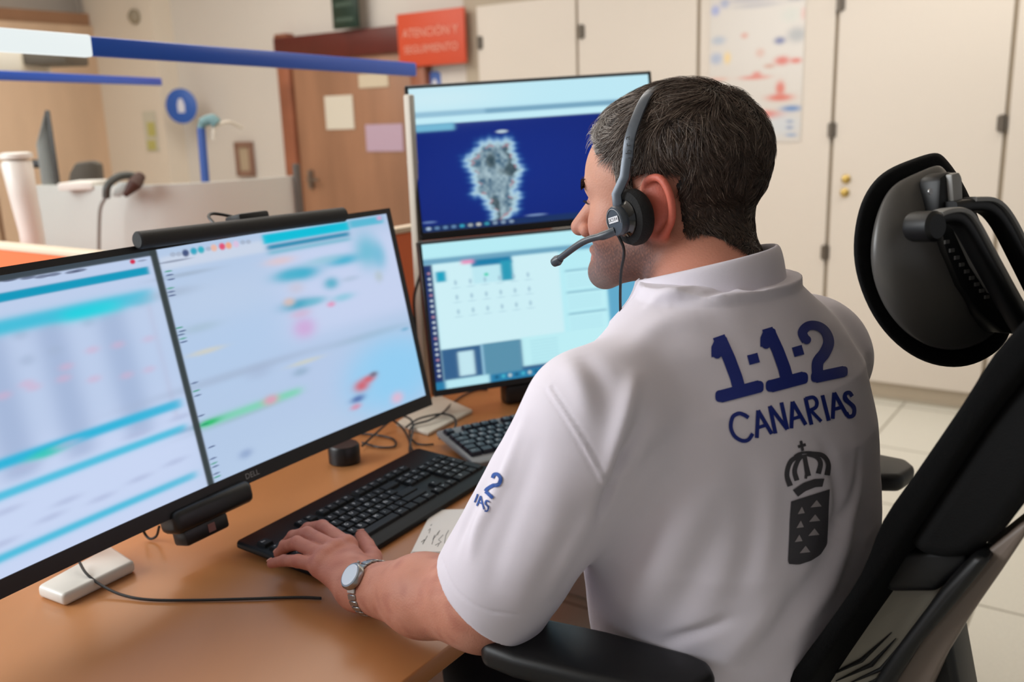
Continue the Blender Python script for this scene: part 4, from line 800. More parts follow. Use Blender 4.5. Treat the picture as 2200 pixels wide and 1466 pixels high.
# smooth + cloth relief
def surf_tree(V, Q): return BVHTree.FromPolygons([tuple(a) for a in V], [tuple(int(i) for i in f) for f in Q])
def vnormals(V, Q):
    a, b, c, d = V[Q[:, 0]], V[Q[:, 1]], V[Q[:, 2]], V[Q[:, 3]]; n = np.cross(c - a, d - b); N = np.zeros_like(V)
    for k in range(4): np.add.at(N, Q[:, k], n)
    return N / (np.linalg.norm(N, axis=1, keepdims=True) + 1e-12)
T0 = surf_tree(vs_, qs_)
def cast(x, y, T):
    r_ = ray(x, y); r_ = r_ / np.linalg.norm(r_); h = T.ray_cast(Vector(C0), Vector(r_)); return (np.array(h[0]), np.array(h[1])) if h[0] is not None else (None, None)
Ns = vnormals(vs_, qs_); disp = np.zeros(len(vs_))
def fold(pts, amp, w, taper=True, n=6):
    P = [cast(x, y, T0)[0] for x, y in spline([np.array(q_, float) for q_ in pts], n)]; P = [p_ for p_ in P if p_ is not None]
    if len(P) < 2: return
    best = np.zeros(len(vs_)); P = np.array(P); lo = P.min(0) - 3.2 * w; hi = P.max(0) + 3.2 * w; idx = np.nonzero(((vs_ > lo) & (vs_ < hi)).all(1))[0]; V = vs_[idx]; bb = np.zeros(len(idx))
    for i in range(len(P) - 1):
        a, b = P[i], P[i + 1]; ab_ = b - a; t = np.clip(((V - a) @ ab_) / (ab_ @ ab_ + 1e-12), 0, 1); d2 = ((V - a - t[:, None] * ab_) ** 2).sum(1)
        g = (i + t) / (len(P) - 1); e = np.exp(-d2 / w ** 2) * (np.sin(np.clip(g, .02, .98) * PI) ** .6 if taper else 1); bb = np.maximum(bb, e)
    disp[idx] += amp * bb
FOLDS = [([(1310, 1040), (1325, 960), (1345, 880), (1365, 810)], .006, .009), ([(1330, 1050), (1355, 960), (1385, 890)], -.005, .010), ([(1300, 1075), (1330, 1010), (1345, 960)], -.006, .006),
    ([(1318, 1050), (1300, 1085), (1288, 1120)], -.006, .006), ([(1290, 1130), (1360, 1040), (1440, 950), (1500, 900)], -.0028, .014), ([(1260, 1240), (1360, 1130), (1450, 1020), (1530, 960)], .003, .018), ([(1225, 1330), (1330, 1210), (1430, 1090)], -.0025, .016),
    ([(1300, 1370), (1400, 1250), (1500, 1080), (1560, 1000)], .003, .018), ([(1400, 1390), (1480, 1270), (1560, 1120)], -.003, .016), ([(1560, 1420), (1640, 1330), (1680, 1220)], .004, .018),
    ([(1600, 1440), (1690, 1330), (1760, 1230), (1810, 1120)], -.004, .016), ([(1700, 1380), (1790, 1240), (1830, 1080), (1840, 980)], .004, .014), ([(1760, 1180), (1800, 1100), (1790, 1000), (1770, 960)], -.003, .009), ([(1790, 1160), (1830, 1060), (1845, 960)], -.003, .008),
    ([(1420, 1385), (1500, 1360), (1570, 1330)], -.004, .007), ([(1215, 770), (1250, 830), (1270, 900)], .003, .012), ([(1250, 760), (1290, 830), (1300, 900)], -.0025, .012),
    ([(1130, 900), (1080, 1030), (1030, 1130), (1010, 1200)], .0035, .008), ([(1160, 930), (1120, 1050), (1075, 1180), (1050, 1270)], -.002, .012), ([(1200, 1000), (1190, 1120), (1140, 1240), (1110, 1320)], .002, .016), ([(1060, 1010), (1000, 1120), (975, 1190)], -.002, .008),
    ([(1285, 1090), (1240, 1160), (1200, 1230), (1170, 1290)], .003, .010), ([(1430, 660), (1560, 620), (1640, 620)], -.003, .008), ([(1390, 660), (1430, 632), (1500, 615)], .003, .007), ([(1350, 760), (1420, 700), (1520, 680)], .002, .014),
    ([(1600, 1010), (1620, 1100), (1610, 1200), (1560, 1320)], -.003, .016), ([(1655, 1010), (1650, 1150), (1620, 1280)], .0025, .014)]
for f_ in FOLDS: fold(*f_)
for pts in ([(1172, 838), (1230, 930), (1305, 1065)], [(1186, 832), (1244, 922), (1316, 1050)]): fold(pts, -.0009, .0018, False, 10)
fold([(1179, 835), (1237, 926), (1310, 1057)], .0008, .0040, False, 10)
fold([(938, 1180), (975, 1265), (1040, 1310), (1112, 1322)], -.0008, .002, False, 8)
disp += .0007 * nz3(vs_, 24, 1) + .0004 * nz3(vs_, 52, 3)
vs2 = vs_ + Ns * (disp * 1.5)[:, None]
m_shirt = mat('shirt_white', (224, 217, 227), .82, bump=.12, bscale=1600, sheen=.15)
shirt = link('polo_shirt', vs2, qs_, m_shirt, person, angle=180)
T1_ = surf_tree(vs2, qs_)
# collar: folded band around the neck opening
def collar():
    b = MB(); n = 44; prof = [(.0, .014, -.006), (.002, .030, 0), (.006, .034, 0), (.010, .030, 0), (.014, .012, 0), (.020, -.012, 0), (.022, -.018, 0), (.017, -.017, 0), (.011, .0, 0)]
    e2 = -HF; fwd = HF; sx = HR; V = []; Fc = []; k = len(prof)
    for i in range(n):
        w = -PI / 2 + (i / (n - 1) - .5) * 2 * PI * .90      # gap at the front
        dr_ = math.cos(w) * sx + math.sin(w) * fwd; fr_ = .5 - .5 * math.sin(w)     # 1 at back, 0 at front
        rad = .062 + .003 * abs(math.cos(w)); zb = 1.140 + .024 * fr_ - .016 * (1 - fr_) ** 1.6; drop = 1 + .35 * (1 - fr_)
        for r_o, h, _ in prof:
            hh = h * drop if h < 0 else h; V.append(np.array([NB[0], NB[1], 0]) + ndir * [1, 1, 0] * .03 + dr_ * (rad + r_o * 1.15 + (.022 * (1 - fr_) if h < 0 else .004)) + Z * (zb + hh))
    for i in range(n - 1):
        for j in range(k): Fc.append((i * k + j, i * k + (j + 1) % k, (i + 1) * k + (j + 1) % k, (i + 1) * k + j))
    Fc += [tuple(range(k)), tuple((n - 1) * k + j for j in range(k - 1, -1, -1))]
    o = b.add(V, Fc).build('collar', m_shirt, shirt, angle=180)
    md = o.modifiers.new('s', 'SUBSURF'); md.levels = 2; md.render_levels = 2; return o
collar()
# ---- prints on the shirt
m_blue = mat('print_blue', (8, 34, 124), .6); m_gray = mat('print_grey', (70, 68, 74), .7); m_lt = mat('print_pale', (166, 158, 162), .75)
def onshirt(x, y, off):
    p, n = cast(x, y, T1_)
    if p is None: return None
    n = n / np.linalg.norm(n); return p + n * off
def strip(mb, L, Rr, n=24, m_=3, off=.0008):
    # band between two px polylines projected on the cloth
    L = [np.array(q_, float) for q_ in L]; Rr = [np.array(q_, float) for q_ in Rr]
    def rs_(P, t):
        d_ = np.r_[0, np.cumsum([np.linalg.norm(P[i + 1] - P[i]) for i in range(len(P) - 1)])]; d_ /= d_[-1]; return np.array([np.interp(t, d_, [p_[k] for p_ in P]) for k in (0, 1)])
    V = []; ok = True
    for i in range(n + 1):
        a, b = rs_(L, i / n), rs_(Rr, i / n)
        for j in range(m_ + 1):
            c = a + (b - a) * j / m_; p_ = onshirt(c[0], c[1], off)
            if p_ is None: p_ = V[-1] if V else C0 * 0 + [0, .9, .9]
            V.append(p_)
    Fc = [(i * (m_ + 1) + j, i * (m_ + 1) + j + 1, (i + 1) * (m_ + 1) + j + 1, (i + 1) * (m_ + 1) + j) for i in range(n) for j in range(m_)]
    Fc = [f_ for f_ in Fc if max(np.linalg.norm(V[f_[0]] - V[k]) for k in f_) < .02]
    mb.add(V, Fc)
def stroke(mb, pts, w, smooth=False, off=.0008, cap=True):
    P = [np.array(q_, float) for q_ in pts]
    if smooth: P = spline(P, 6)
    ws = w if hasattr(w, '__len__') else [w] * len(P)
    if hasattr(w, '__len__') and len(w) != len(P): ws = np.interp(np.linspace(0, 1, len(P)), np.linspace(0, 1, len(w)), w)
    Lp = []; Rp = []
    for i, p_ in enumerate(P):
        t = P[min(i + 1, len(P) - 1)] - P[max(i - 1, 0)]; t /= np.linalg.norm(t); nn = np.array([-t[1], t[0]]) * ws[i] / 2
        if i in (0, len(P) - 1) and cap: p_ = p_ + t * (0)
        Lp.append(p_ + nn); Rp.append(p_ - nn)
    strip(mb, Lp, Rp, n=max(8, 5 * len(P)), m_=3, off=off)
def dotp(mb, x, y, r, off=.0008, n=20, q_=1.):
    c = onshirt(x, y, off)
    if c is None: return
    V = [c] + [onshirt(x + r * math.copysign(abs(math.cos(w)) ** q_, math.cos(w)), y + r * math.copysign(abs(math.sin(w)) ** q_, math.sin(w)), off) for w in np.linspace(0, 2 * PI, n, endpoint=False)]
    if any(p_ is None for p_ in V): return
    mb.add(V, [(0, 1 + i, 1 + (i + 1) % n) for i in range(n)])
b = MB()
stroke(b, [(1536, 768), (1536, 748), (1541, 738)], 17); dotp(b, 1540, 762, 9.5); dotp(b, 1541, 734, 8)
stroke(b, [(1534, 736), (1559, 727)], 17); dotp(b, 1554, 731, 8)
stroke(b, [(1549, 733), (1566, 772), (1581, 812), (1591, 850)], [26, 27, 27, 28])
stroke(b, [(1547, 853), (1631, 831)], 27); dotp(b, 1549, 852, 13, q_=.7); dotp(b, 1627, 832, 13, q_=.7)
stroke(b, [(1641, 746), (1641, 728), (1646, 717)], 17); dotp(b, 1645, 741, 9.5); dotp(b, 1646, 715, 8)
stroke(b, [(1639, 718), (1661, 711)], 17); dotp(b, 1658, 714, 8)
stroke(b, [(1653, 716), (1670, 754), (1684, 792), (1693, 828)], [25, 26, 27, 28])
stroke(b, [(1655, 831), (1726, 812)], 27); dotp(b, 1657, 830, 13, q_=.7); dotp(b, 1722, 813, 13, q_=.7)
stroke(b, [(1607, 775), (1629, 769)], 21); stroke(b, [(1703, 758), (1724, 752)], 21)
stroke(b, [(1731, 734), (1723, 715), (1736, 701), (1757, 702), (1773, 715), (1779, 737), (1770, 760), (1756, 779), (1755, 806)], [19, 21, 20, 20, 21, 24, 25, 25, 24], True); dotp(b, 1732, 731, 9.5)
stroke(b, [(1750, 812), (1812, 799)], 24); dotp(b, 1752, 811, 11, q_=.7); dotp(b, 1809, 799, 11, q_=.6)
b.build('lettering', m_blue, shirt, smooth=False)
b = MB(); X = lambda L: [(1480 + x / 2.529, 660 + y / 2.529) for x, y in L]
w_ = 8.4
stroke(b, X([(345, 688), (320, 722), (285, 726), (245, 700), (226, 652), (236, 600), (268, 580), (300, 588), (322, 602)]), w_, True)
for L in ([(367, 712), (374, 563), (448, 690)], [(468, 688), (437, 540), (532, 665), (500, 520)], [(554, 660), (560, 516), (632, 640)], [(663, 640), (630, 495)], [(757, 618), (722, 480)], [(778, 608), (786, 466), (856, 590)]): 
    for a_, c_ in zip(L[:-1], L[1:]): stroke(b, X([a_, c_]), w_)
for L in ([(372, 656), (424, 640)], [(560, 608), (610, 594)], [(786, 556), (835, 543)], [(658, 562), (716, 622)]): stroke(b, X(L), w_ - 1)
stroke(b, X([(630, 500), (672, 492), (692, 515), (686, 545), (656, 562)]), w_ - .5, True)
stroke(b, X([(884, 486), (868, 466), (846, 474), (846, 504), (876, 526), (894, 548), (892, 586), (866, 596), (852, 574)]), w_, True)
b.build('lettering', m_blue, shirt, smooth=False)
b = MB()
stroke(b, X([(605, 728), (616, 782)]), 6, cap=False); stroke(b, X([(590, 760), (632, 748)]), 6)
stroke(b, X([(548, 972), (530, 910), (552, 838), (612, 804)]), [12, 10, 10, 9], True); stroke(b, X([(584, 942), (572, 890), (590, 836), (616, 806)]), [11, 10, 9, 8], True)
stroke(b, X([(626, 920), (640, 922)]), 9); stroke(b, X([(646, 918), (634, 860), (624, 802)]), [12, 10, 9], True); stroke(b, X([(700, 905), (712, 850), (690, 815), (636, 800)]), [11, 10, 9, 8], True); stroke(b, X([(748, 914), (754, 850), (720, 806), (650, 796)]), [12, 10, 10, 9], True)
stroke(b, X([(570, 812), (600, 795), (650, 790), (690, 796)]), 5, True)
strip(b, X([(562, 994), (620, 955), (680, 934), (733, 932)]), X([(590, 1030), (630, 1000), (685, 978), (722, 976)]), 14, 3)
strip(b, X([(553, 1056), (546, 1150), (542, 1260), (536, 1380), (540, 1396), (580, 1399)]), X([(762, 990), (757, 1080), (752, 1200), (748, 1290), (712, 1345), (660, 1378), (600, 1398)]), 30, 14)
b.build('emblem', m_gray, shirt, smooth=False)
b = MB()
for (cx, cy, s_) in ((604, 1104, 36), (684, 1068, 58), (598, 1180, 38), (676, 1146, 58), (590, 1256, 40), (672, 1222, 58), (624, 1316, 56)):
    strip(b, X([(cx + 4, cy - 20), (cx - s_ / 2, cy + 20)]), X([(cx + 5, cy - 20), (cx + s_ / 2 + 2, cy + 14)]), 8, 3, .0014)
b.build('emblem_triangles', m_lt, shirt, smooth=False)
b = MB(); Y_ = lambda L: [(880 + x / 2.381, 850 + y / 2.381) for x, y in L]
stroke(b, Y_([(428, 424), (436, 406), (456, 406), (468, 428), (456, 456), (430, 462), (400, 480), (392, 492)]), 7.5, True, .001); stroke(b, Y_([(392, 492), (428, 524)]), 7.5, off=.001)
for L in ([(1021, 1080), (1028, 1062)], [(1026, 1088), (1034, 1066)], [(1034, 1066), (1041, 1095)], [(1029, 1080), (1038, 1083)]): stroke(b, L, 3.2, off=.001)
stroke(b, [(1053, 1079), (1047, 1076), (1044, 1083), (1050, 1089), (1048, 1097), (1042, 1098)], 3.2, True, .001)
b.build('lettering', mat('print_sleeve', (24, 72, 150), .6), shirt, smooth=False)
# ---- trousers
def s_pants(p):
    d = s_torso(p, .004); d = np.maximum(d, p[..., 2] - .60)
    for h_, k_, f_ in ((HPL, KL, KL + np.array([-.06, .08, -.42])), (HPR, KR, KR + np.array([-.06, .08, -.42]))):
        d = smin(d, s_cone(p, h_, k_, .095, .068), .04); d = smin(d, s_cone(p, k_, f_, .066, .05), .03)
    return d
vp_, qp_ = grid_mesh(s_pants, (-.33, .66, .04), (.56, 1.45, .64), .007)
link('trousers', vp_, qp_, mat('trousers_navy', (22, 24, 34), .85, bump=.2, bscale=700), person, angle=180)
for k_ in (KL, KR):
    c = k_ + np.array([-.06, .08, -.42]); vv_, qq_ = grid_mesh(lambda p: np.maximum(smin(s_cone(p, c + Z * .0, c + HF * .14 - Z * .03, .045, .036), s_cone(p, c + Z * .04, c, .048, .045), .03), .003 - p[..., 2]), *bounds([c, c + HF * .14], .09), .005)
    link('shoe', vv_, qq_, mat('shoe_black', (18, 18, 18), .4), person, angle=180)
# ---- hair: cap and strands
def hairmask(q):
    x, y, z = np.abs(q[:, 0]), q[:, 1], q[:, 2]
    front = .064 - .50 * np.maximum(x - .035, 0)                     # hairline moves back toward the temples
    top = (z > .082 - .25 * np.maximum(y, 0)) & (y < front + .010) | ((z > .060) & (y < .050))
    temple = (y < .036) & (z > .028); side = (y < .018) & (z > -.018) & ~((y > -.036) & (z < .036) & (y < .008)); sideburn = (y > .004) & (y < .026) & (z > -.022)
    back = (y < -.036 + .10 * np.minimum(z, 0)) & (z > -.086)
    behind = (y < -.038) & (z > -.05); sk = np.sqrt((q[:, 0] / .076) ** 2 + ((q[:, 1] + .014) / .099) ** 2 + ((q[:, 2] - .042) / .082) ** 2); return (top | temple | side | sideburn | back | behind) & (z > -.086) & ((sk < 1.10) | (z > -.02) | ((y < -.02) & (x < .058 + .25 * (z + .086)))) & ~((x > .0725) & (y > -.046) & (y < .014) & (z > -.05) & (z < .040))
def hoff(q):
    y, z = q[:, 1], q[:, 2]; return .004 + .009 * sm((z - .06) / .025) + .005 * sm((-y - .05) / .03) * sm((z + .03) / .02)
qv = np.array(tohead(vh.astype(np.float32)), float); hm = hairmask(qv); Nh = vnormals(vh, qh)
fmask = hm[qh].all(1); used = np.unique(qh[fmask]); remap = -np.ones(len(vh), int); remap[used] = np.arange(len(used))
edge = np.ones(len(vh)); 
vc = vh[used] + Nh[used] * (hoff(qv[used]) * (1 + .12 * nz3(vh[used], 260)))[:, None]
# fade the cap thickness towards the hairline
bad = np.zeros(len(vh), bool); bad[np.unique(qh[~fmask])] = True; lev = bad.astype(float)
for _ in range(6):
    m_ = lev[qh].max(1) * .80; nw = lev.copy(); np.maximum.at(nw, qh.ravel(), np.repeat(m_, 4)); lev = nw
vc = vh[used] + (vc - vh[used]) * np.clip(1.15 - lev[used], .12, 1)[:, None]
ghair = lambda q: np.clip(.92 * sm((q[:, 1] - .030) / .018) * sm((q[:, 2] - .02) / .02) + .15 + .25 * sm((q[:, 1] - .0) / .01) * sm((.03 - q[:, 2]) / .01) + .18 * sm((q[:, 2] - .08) / .02) - .14 * sm((-.02 - q[:, 1]) / .02) * sm((.05 - q[:, 2]) / .02), .03, .9)
cap = link('hair', vc, remap[qh[fmask]], mat('hair_base', (26, 22, 21), .8), person, angle=180)
NS = 44000
cand = np.nonzero(fmask)[0]; ar = np.linalg.norm(np.cross(vh[qh[cand, 2]] - vh[qh[cand, 0]], vh[qh[cand, 3]] - vh[qh[cand, 1]]), axis=1); pick = cand[rng.choice(len(cand), NS, p=ar / ar.sum())]
w4 = rng.dirichlet(np.ones(4), NS); capv = np.zeros_like(vh); capv[used] = vc; capv[~np.isin(np.arange(len(vh)), used)] = vh[~np.isin(np.arange(len(vh)), used)]
root_ = (capv[qh[pick]] * w4[..., None]).sum(1); nr = Nh[qh[pick]].mean(1); nr /= np.linalg.norm(nr, axis=1, keepdims=True)
q = np.array(tohead(root_.astype(np.float32)), float)
wh = np.array([-.01, -.070, .120]); dq = q - wh; dq /= np.linalg.norm(dq, axis=1, keepdims=True) + 1e-9
down = np.array([0, -.25, -1.]); tmix = sm((q[:, 2] - .085) / .02)[:, None]
dloc = dq * tmix + down * (1 - tmix) + np.stack([0 * q[:, 0], .5 * tmix[:, 0] * (q[:, 1] > 0), 0 * q[:, 0]], 1)
frt = sm((q[:, 1] - .045) / .012)[:, None]; dloc = dloc * (1 - frt) + frt * np.stack([.5 * nz3(root_, 95, 31), .15 + .5 * nz3(root_, 80, 33), .75 + 0 * q[:, 0]], 1)
clump = np.stack([nz3(root_, 62, 5), nz3(root_, 62, 9), nz3(root_, 62, 12)], 1) * 1.05 + rng.normal(0, .16, (NS, 3))
dloc = dloc + clump; dw = dloc @ HM; dw -= nr * (dw * nr).sum(1, keepdims=True); dw /= np.linalg.norm(dw, axis=1, keepdims=True) + 1e-9
topw = sm((q[:, 2] - .075) / .015); leng = (.013 + .014 * topw) * rng.uniform(.7, 1.25, NS); leng *= np.where(q[:, 2] < -.03, .6, 1) * (1 - .35 * frt[:, 0])
SEG = 5; Vh = np.empty((NS, SEG + 1, 2, 3)); side_ = np.cross(dw, nr); curl = rng.normal(0, .3, NS) + 1.0 * nz3(root_, 60, 20)
for s_ in range(SEG + 1):
    t = s_ / SEG; c = root_ + dw * (leng * t)[:, None] + nr * (leng * ((.30 + .25 * topw) * t - (.42 + .1 * topw) * t * t) + .0002)[:, None] + side_ * (leng * curl * .45 * t * t)[:, None]
    wd_ = (.00025 + .00014 * rng.random(NS)) * (1 - .7 * t); sd = side_ * .8 + nr * (.6 * np.sin(np.arange(NS)))[:, None]; sd /= np.linalg.norm(sd, axis=1, keepdims=True)
    Vh[:, s_, 0] = c - sd * wd_[:, None]; Vh[:, s_, 1] = c + sd * wd_[:, None]
base_i = (np.arange(NS) * (SEG + 1) * 2)[:, None]; Fh = np.concatenate([base_i + np.array([[2 * s_, 2 * s_ + 1, 2 * s_ + 3, 2 * s_ + 2]]) for s_ in range(SEG)], 0)
gr = rng.random(NS) < ghair(q) * .75; cs = np.where(gr[:, None], (lin((150, 132, 118)) * (1 - sm((q[:, 1] - .03) / .02))[:, None] + lin((200, 194, 188)) * sm((q[:, 1] - .03) / .02)[:, None]) * rng.uniform(.4, 1.15, (NS, 1)), lin((60, 46, 38)) * rng.uniform(.4, 2.0, (NS, 1)))
link('hair_strands', Vh.reshape(-1, 3), Fh, mat('hair_strand', (), .5, attr=True, spec=.35), cap, cols=np.repeat(cs, (SEG + 1) * 2, axis=0), angle=180)
# brows and lashes
TH_ = surf_tree(vh, qh)
def onhead(qp, off=.0):
    r_ = TH_.find_nearest(Vector(fromhead(qp))); return np.array(r_[0]) + np.array(r_[1]) / np.linalg.norm(r_[1]) * off
for sg in (-1, 1):
    b = MB()
    for i in range(260):
        t = rng.random(); qp = np.array([sg * (.013 + .036 * t), .112 - .024 * t ** 2, .033 + .005 * math.sin(t * 2.8) + rng.normal(0, .0024)]); a_ = onhead(qp); n1 = a_ - onhead(qp, -.001); n1 /= np.linalg.norm(n1)
        d_ = (np.array([sg * .007, -.001, .003 * (1 - 2 * t)]) @ HM); b.tube([a_, a_ + d_ * .5 + n1 * .002, a_ + d_ + n1 * .0018], [.0006, .0005, .0002], 3)
    b.build('eyebrow', mat('brow', (34, 27, 26), .7), person)
    b = MB(); ey = fromhead((sg * .031, .0770, .010)); b.lathe(ey, hf, [(.0141 * math.sin(w), .0141 * math.cos(w)) for w in np.linspace(1.5, .05, 8)], 20)
    b.build('eye', mat('eye_white', (210, 200, 195), .2), person)
    b = MB(); b.lathe(ey + hf * .0002, hf, [(.0055, .0133), (.004, .0140), (.001, .0144)], 16).build('iris', mat('iris', (50, 34, 26), .2), person)
    b = MB()
    lid = [np.array([sg * (.031 + .0145 * math.cos(w)), .0770 + .0150 * math.sin(math.acos(max(-1, min(1, math.cos(w) * .95)))) , .010 + .0045 * math.sin(w)]) for w in np.linspace(.05, PI - .05, 9)]
    b.tube([fromhead(p) for p in lid], [.0008] + [.0017] * 7 + [.0008], 8); b.build('eyelid', mat('lid_skin', (168, 112, 98), .5), person)
    b = MB()
    for i in range(60):
        w = rng.uniform(.3, PI - .3); p_ = fromhead([sg * (.031 + .0145 * math.cos(w)), .0770 + .0150 * math.sin(math.acos(math.cos(w) * .95)), .0095 + .0045 * math.sin(w)]); b.tube([p_, p_ + hf * .004 - hu * .0005, p_ + hf * .007 + hu * .0015], [.0003, .0002, .0001], 3)
    b.build('eyelash', mat('brow', ()), person)
# ================================================================== HEADSET (worn by the man)
hsd = empty('headset', fromhead((-.08, 0, .0)), 'black call centre headset with microphone boom worn by the man', 'headset')
fh = fromhead; m_hs = mat('headset_grey', (62, 68, 76), .35); m_foam = mat('ear_foam', (12, 12, 13), .85, bump=.4, bscale=600)
band = [(-.105, .014, .004), (-.104, .014, .022), (-.100, .010, .042), (-.0985, .008, .058), (-.094, .004, .082), (-.080, -.002, .106), (-.055, -.006, .127), (-.02, -.008, .1375), (.02, -.008, .1375), (.055, -.006, .127), (.080, -.002, .112), (.094, .004, .078), (.098, .006, .05), (.096, .006, .03)]
MB().tube(spline([fh(p) for p in band[3:]], 8), .0062, 12, flat=(hf, .30)).build('headband', mat('band_metal', (84, 90, 98), .32, metal=.4), hsd)
MB().tube([fh(p) for p in ((-.1055, .022, .000), (-.1055, .022, .022), (-.1015, .012, .040), (-.099, .008, .060))], .0058, 12, flat=(hf, .42)).build('slider', mat('band_metal', ()), hsd)
b = MB(); 
for i, ch_ in enumerate('jabra'):
    z_ = .052 + .0075 * i; c_ = fh((-.0985 - .0022 + .02 * max(0, z_ - .06) + .0, .0045 + .0 * i, z_)); add_text(b, ch_, c_ - hr * .0006, hu, hf, .0095)
b.build('lettering', mat('hs_letter', (18, 18, 20), .5), hsd, smooth=False)
MB().lathe(fh((-.087, .005, -.006)), -hr * .84 + hf * .54, [(.027, 0), (.030, .004), (.0305, .010), (.028, .016), (.022, .0185), (.012, .019)], 40).build('ear_cushion', m_foam, hsd)
MB().lathe(fh((.083, -.004, .0)), hr, [(.030, 0), (.033, .004), (.0335, .010), (.031, .016), (.012, .019)], 32).build('ear_cushion', m_foam, hsd)
MB().lathe(fh((-.100, .012, -.006)), -hr * .84 + hf * .54, [(.020, 0), (.020, .006), (.016, .009), (.014, .016)], 36).build('speaker_cup', mat('gloss_black', (12, 12, 14), .15, coat=.6), hsd)
dc = fh((-.114, .021, -.007)); dn_ = -hr * .84 + hf * .54 - hu * .05; dn_ /= np.linalg.norm(dn_)
MB().lathe(dc, dn_, [(.0150, -.006), (.0162, -.003), (.0162, .002), (.0150, .004)], 36).build('disc', m_hs, hsd)
du_ = np.cross(Z, dn_); du_ /= np.linalg.norm(du_); dv_ = np.cross(dn_, du_)
b = MB(); b.tube([dc + dn_ * .0045 + (du_ * math.cos(w) + dv_ * math.sin(w)) * .0132 for w in np.linspace(0, 2 * PI * .75, 26)], .0005, 5).build('disc_ring', mat('ring_pale', (150, 155, 160), .4), hsd)
st_u = du_ * math.cos(.25) + dv_ * math.sin(.25); st_v = -du_ * math.sin(.25) + dv_ * math.cos(.25)
stk = MB().box(dc + dn_ * .0048 + dv_ * .002, st_u * .0092, st_v * .0032, dn_ * .0003).build('sticker', mat('sticker_white', (225, 225, 228), .5), hsd, smooth=False)
b = MB()
for i, ch_ in enumerate('DC504'): add_text(b, ch_, dc + dn_ * .0053 + dv_ * .002 + st_u * (i - 2) * .0034, st_u, st_v, .0052)
b.build('sticker_text', mat('ink_black', (30, 30, 34), .5), stk, smooth=False)
mic = [dc - dn_ * .001 - hu * .010 + hf * .004, dc + hf * .016 - hu * .014, fh((-.110, .068, -.028)), fh((-.096, .110, -.048))]
MB().tube(spline(mic[1:] if False else mic, 6), [.0048] * 8 + [.0038] * 11, 12).build('microphone_boom', m_hs, hsd)
MB().tube([fh((-.0965, .107, -.047)), fh((-.095, .112, -.0495)), fh((-.0935, .118, -.052))], [.0045, .0062, .005], 14).build('microphone', m_hs, hsd)
MB().tube(spline([fh((-.110, .024, -.022)), fh((-.106, .020, -.042)), fh((-.098, .030, -.068)), fh((-.090, .038, -.100)), fh((-.072, .05, -.150))], 8), .0016, 8).build('cable', m_cable, hsd)
# ================================================================== WATCH
wd = WR - ELB; wd /= np.linalg.norm(wd); wup = Z - wd * (Z @ wd); wup /= np.linalg.norm(wup); wsd = np.cross(wd, wup)
wc = WR - wd * .030 + Z * .001; 
wat = empty('wristwatch', wc, 'silver wristwatch with pale dial on the man\'s left wrist', 'watch')
fup = wup * .70 - wsd * .71 if (wsd @ ray(775, 1260)) > 0 else wup * .70 + wsd * .71
fup /= np.linalg.norm(fup); fsd = np.cross(wd, fup)
rw = .0330
n = 26
for i in range(n):
    w = 2 * PI * i / n
    if abs(((w + PI) % (2 * PI)) - PI) < .42: continue
    o_ = fup * math.cos(w) + fsd * math.sin(w); t_ = -fup * math.sin(w) + fsd * math.cos(w)
    MB().box(wc + o_ * rw, t_ * .0034, wd * .0075, o_ * .0013, bev=.0008, seg=1).build('bracelet_link', mat('watch_steel', (160, 158, 156), .28, metal=.9), wat)
hc = wc + fup * (rw + .0005)
MB().lathe(hc, fup, [(.015, -.002), (.0168, 0), (.0168, .0045), (.0150, .0068), (.0135, .0070)], 36).build('case', mat('watch_steel', ()), wat)
MB().lathe(hc, fup, [(.0134, .0071), (.0130, .0076)], 36).build('dial', mat('watch_dial', (214, 222, 234), .2, coat=.6), wat)
MB().lathe(hc + fsd * .0175 + fup * .002, fsd, [(.002, 0), (.002, .002)], 12).build('crown', mat('watch_steel', ()), wat)
# ================================================================== CHAIR
cw = np.array([.64, .768, 0]); cb = np.array([.768, -.64, 0])            # width axis, backward axis
QN = np.array([.335, .775, 0]); 
def cp(x, y, s=0., q=QN): return onplane(x, y, q + cw * s, cw)
chair = empty('task_chair', (.38, .95, 0), 'black high back office chair with headrest and armrests under the man', 'chair')
m_mesh = mat('chair_fabric', (13, 13, 14), .9, bump=.5, bscale=900, spec=.15); m_cb = mat('chair_black', (13, 13, 14), .45, spec=.4); m_gp = mat('chair_grey_plastic', (128, 120, 112), .4); m_shell = mat('shell_grey', (88, 85, 82), .34)
# upper back: profile swept along the width
Lf = [(2262, 612), (2215, 665), (2130, 760), (2060, 870), (1965, 1010), (1890, 1120), (1845, 1230), (1780, 1330), (1700, 1440), (1640, 1540)]
Rt = [(2345, 640), (2290, 700), (2205, 790), (2110, 905), (2010, 1055), (1925, 1180), (1862, 1280), (1800, 1370), (1730, 1475), (1680, 1560)]
n = 14; W_ = .44; V = []; m_ = len(Lf)
LfP = [cp(*p) for p in Lf]; RtP = [cp(*p) for p in Rt]
LfP = spline(LfP, 3); RtP = spline(RtP, 3); m_ = len(LfP)
for i in range(n + 1):
    s_ = i / n; bow = .045 * math.sin(s_ * PI); 
    for a_, c_ in zip(LfP, RtP): V.append(a_ + cw * W_ * s_ + cb * bow); V.append(c_ + cw * W_ * s_ + cb * bow)
k = 2 * m_; Fc = []
for i in range(n):
    for j in range(m_ - 1):
        for e_ in (0, 1): a_ = i * k + 2 * j + e_; Fc.append((a_, a_ + 2, a_ + k + 2, a_ + k))
    for j in (0, 2 * (m_ - 1)): a_ = i * k + j; Fc.append((a_, a_ + 1, a_ + k + 1, a_ + k))
for base_ in (0, n * k):
    for j in range(m_ - 1): Fc.append((base_ + 2 * j, base_ + 2 * j + 1, base_ + 2 * j + 3, base_ + 2 * j + 2))
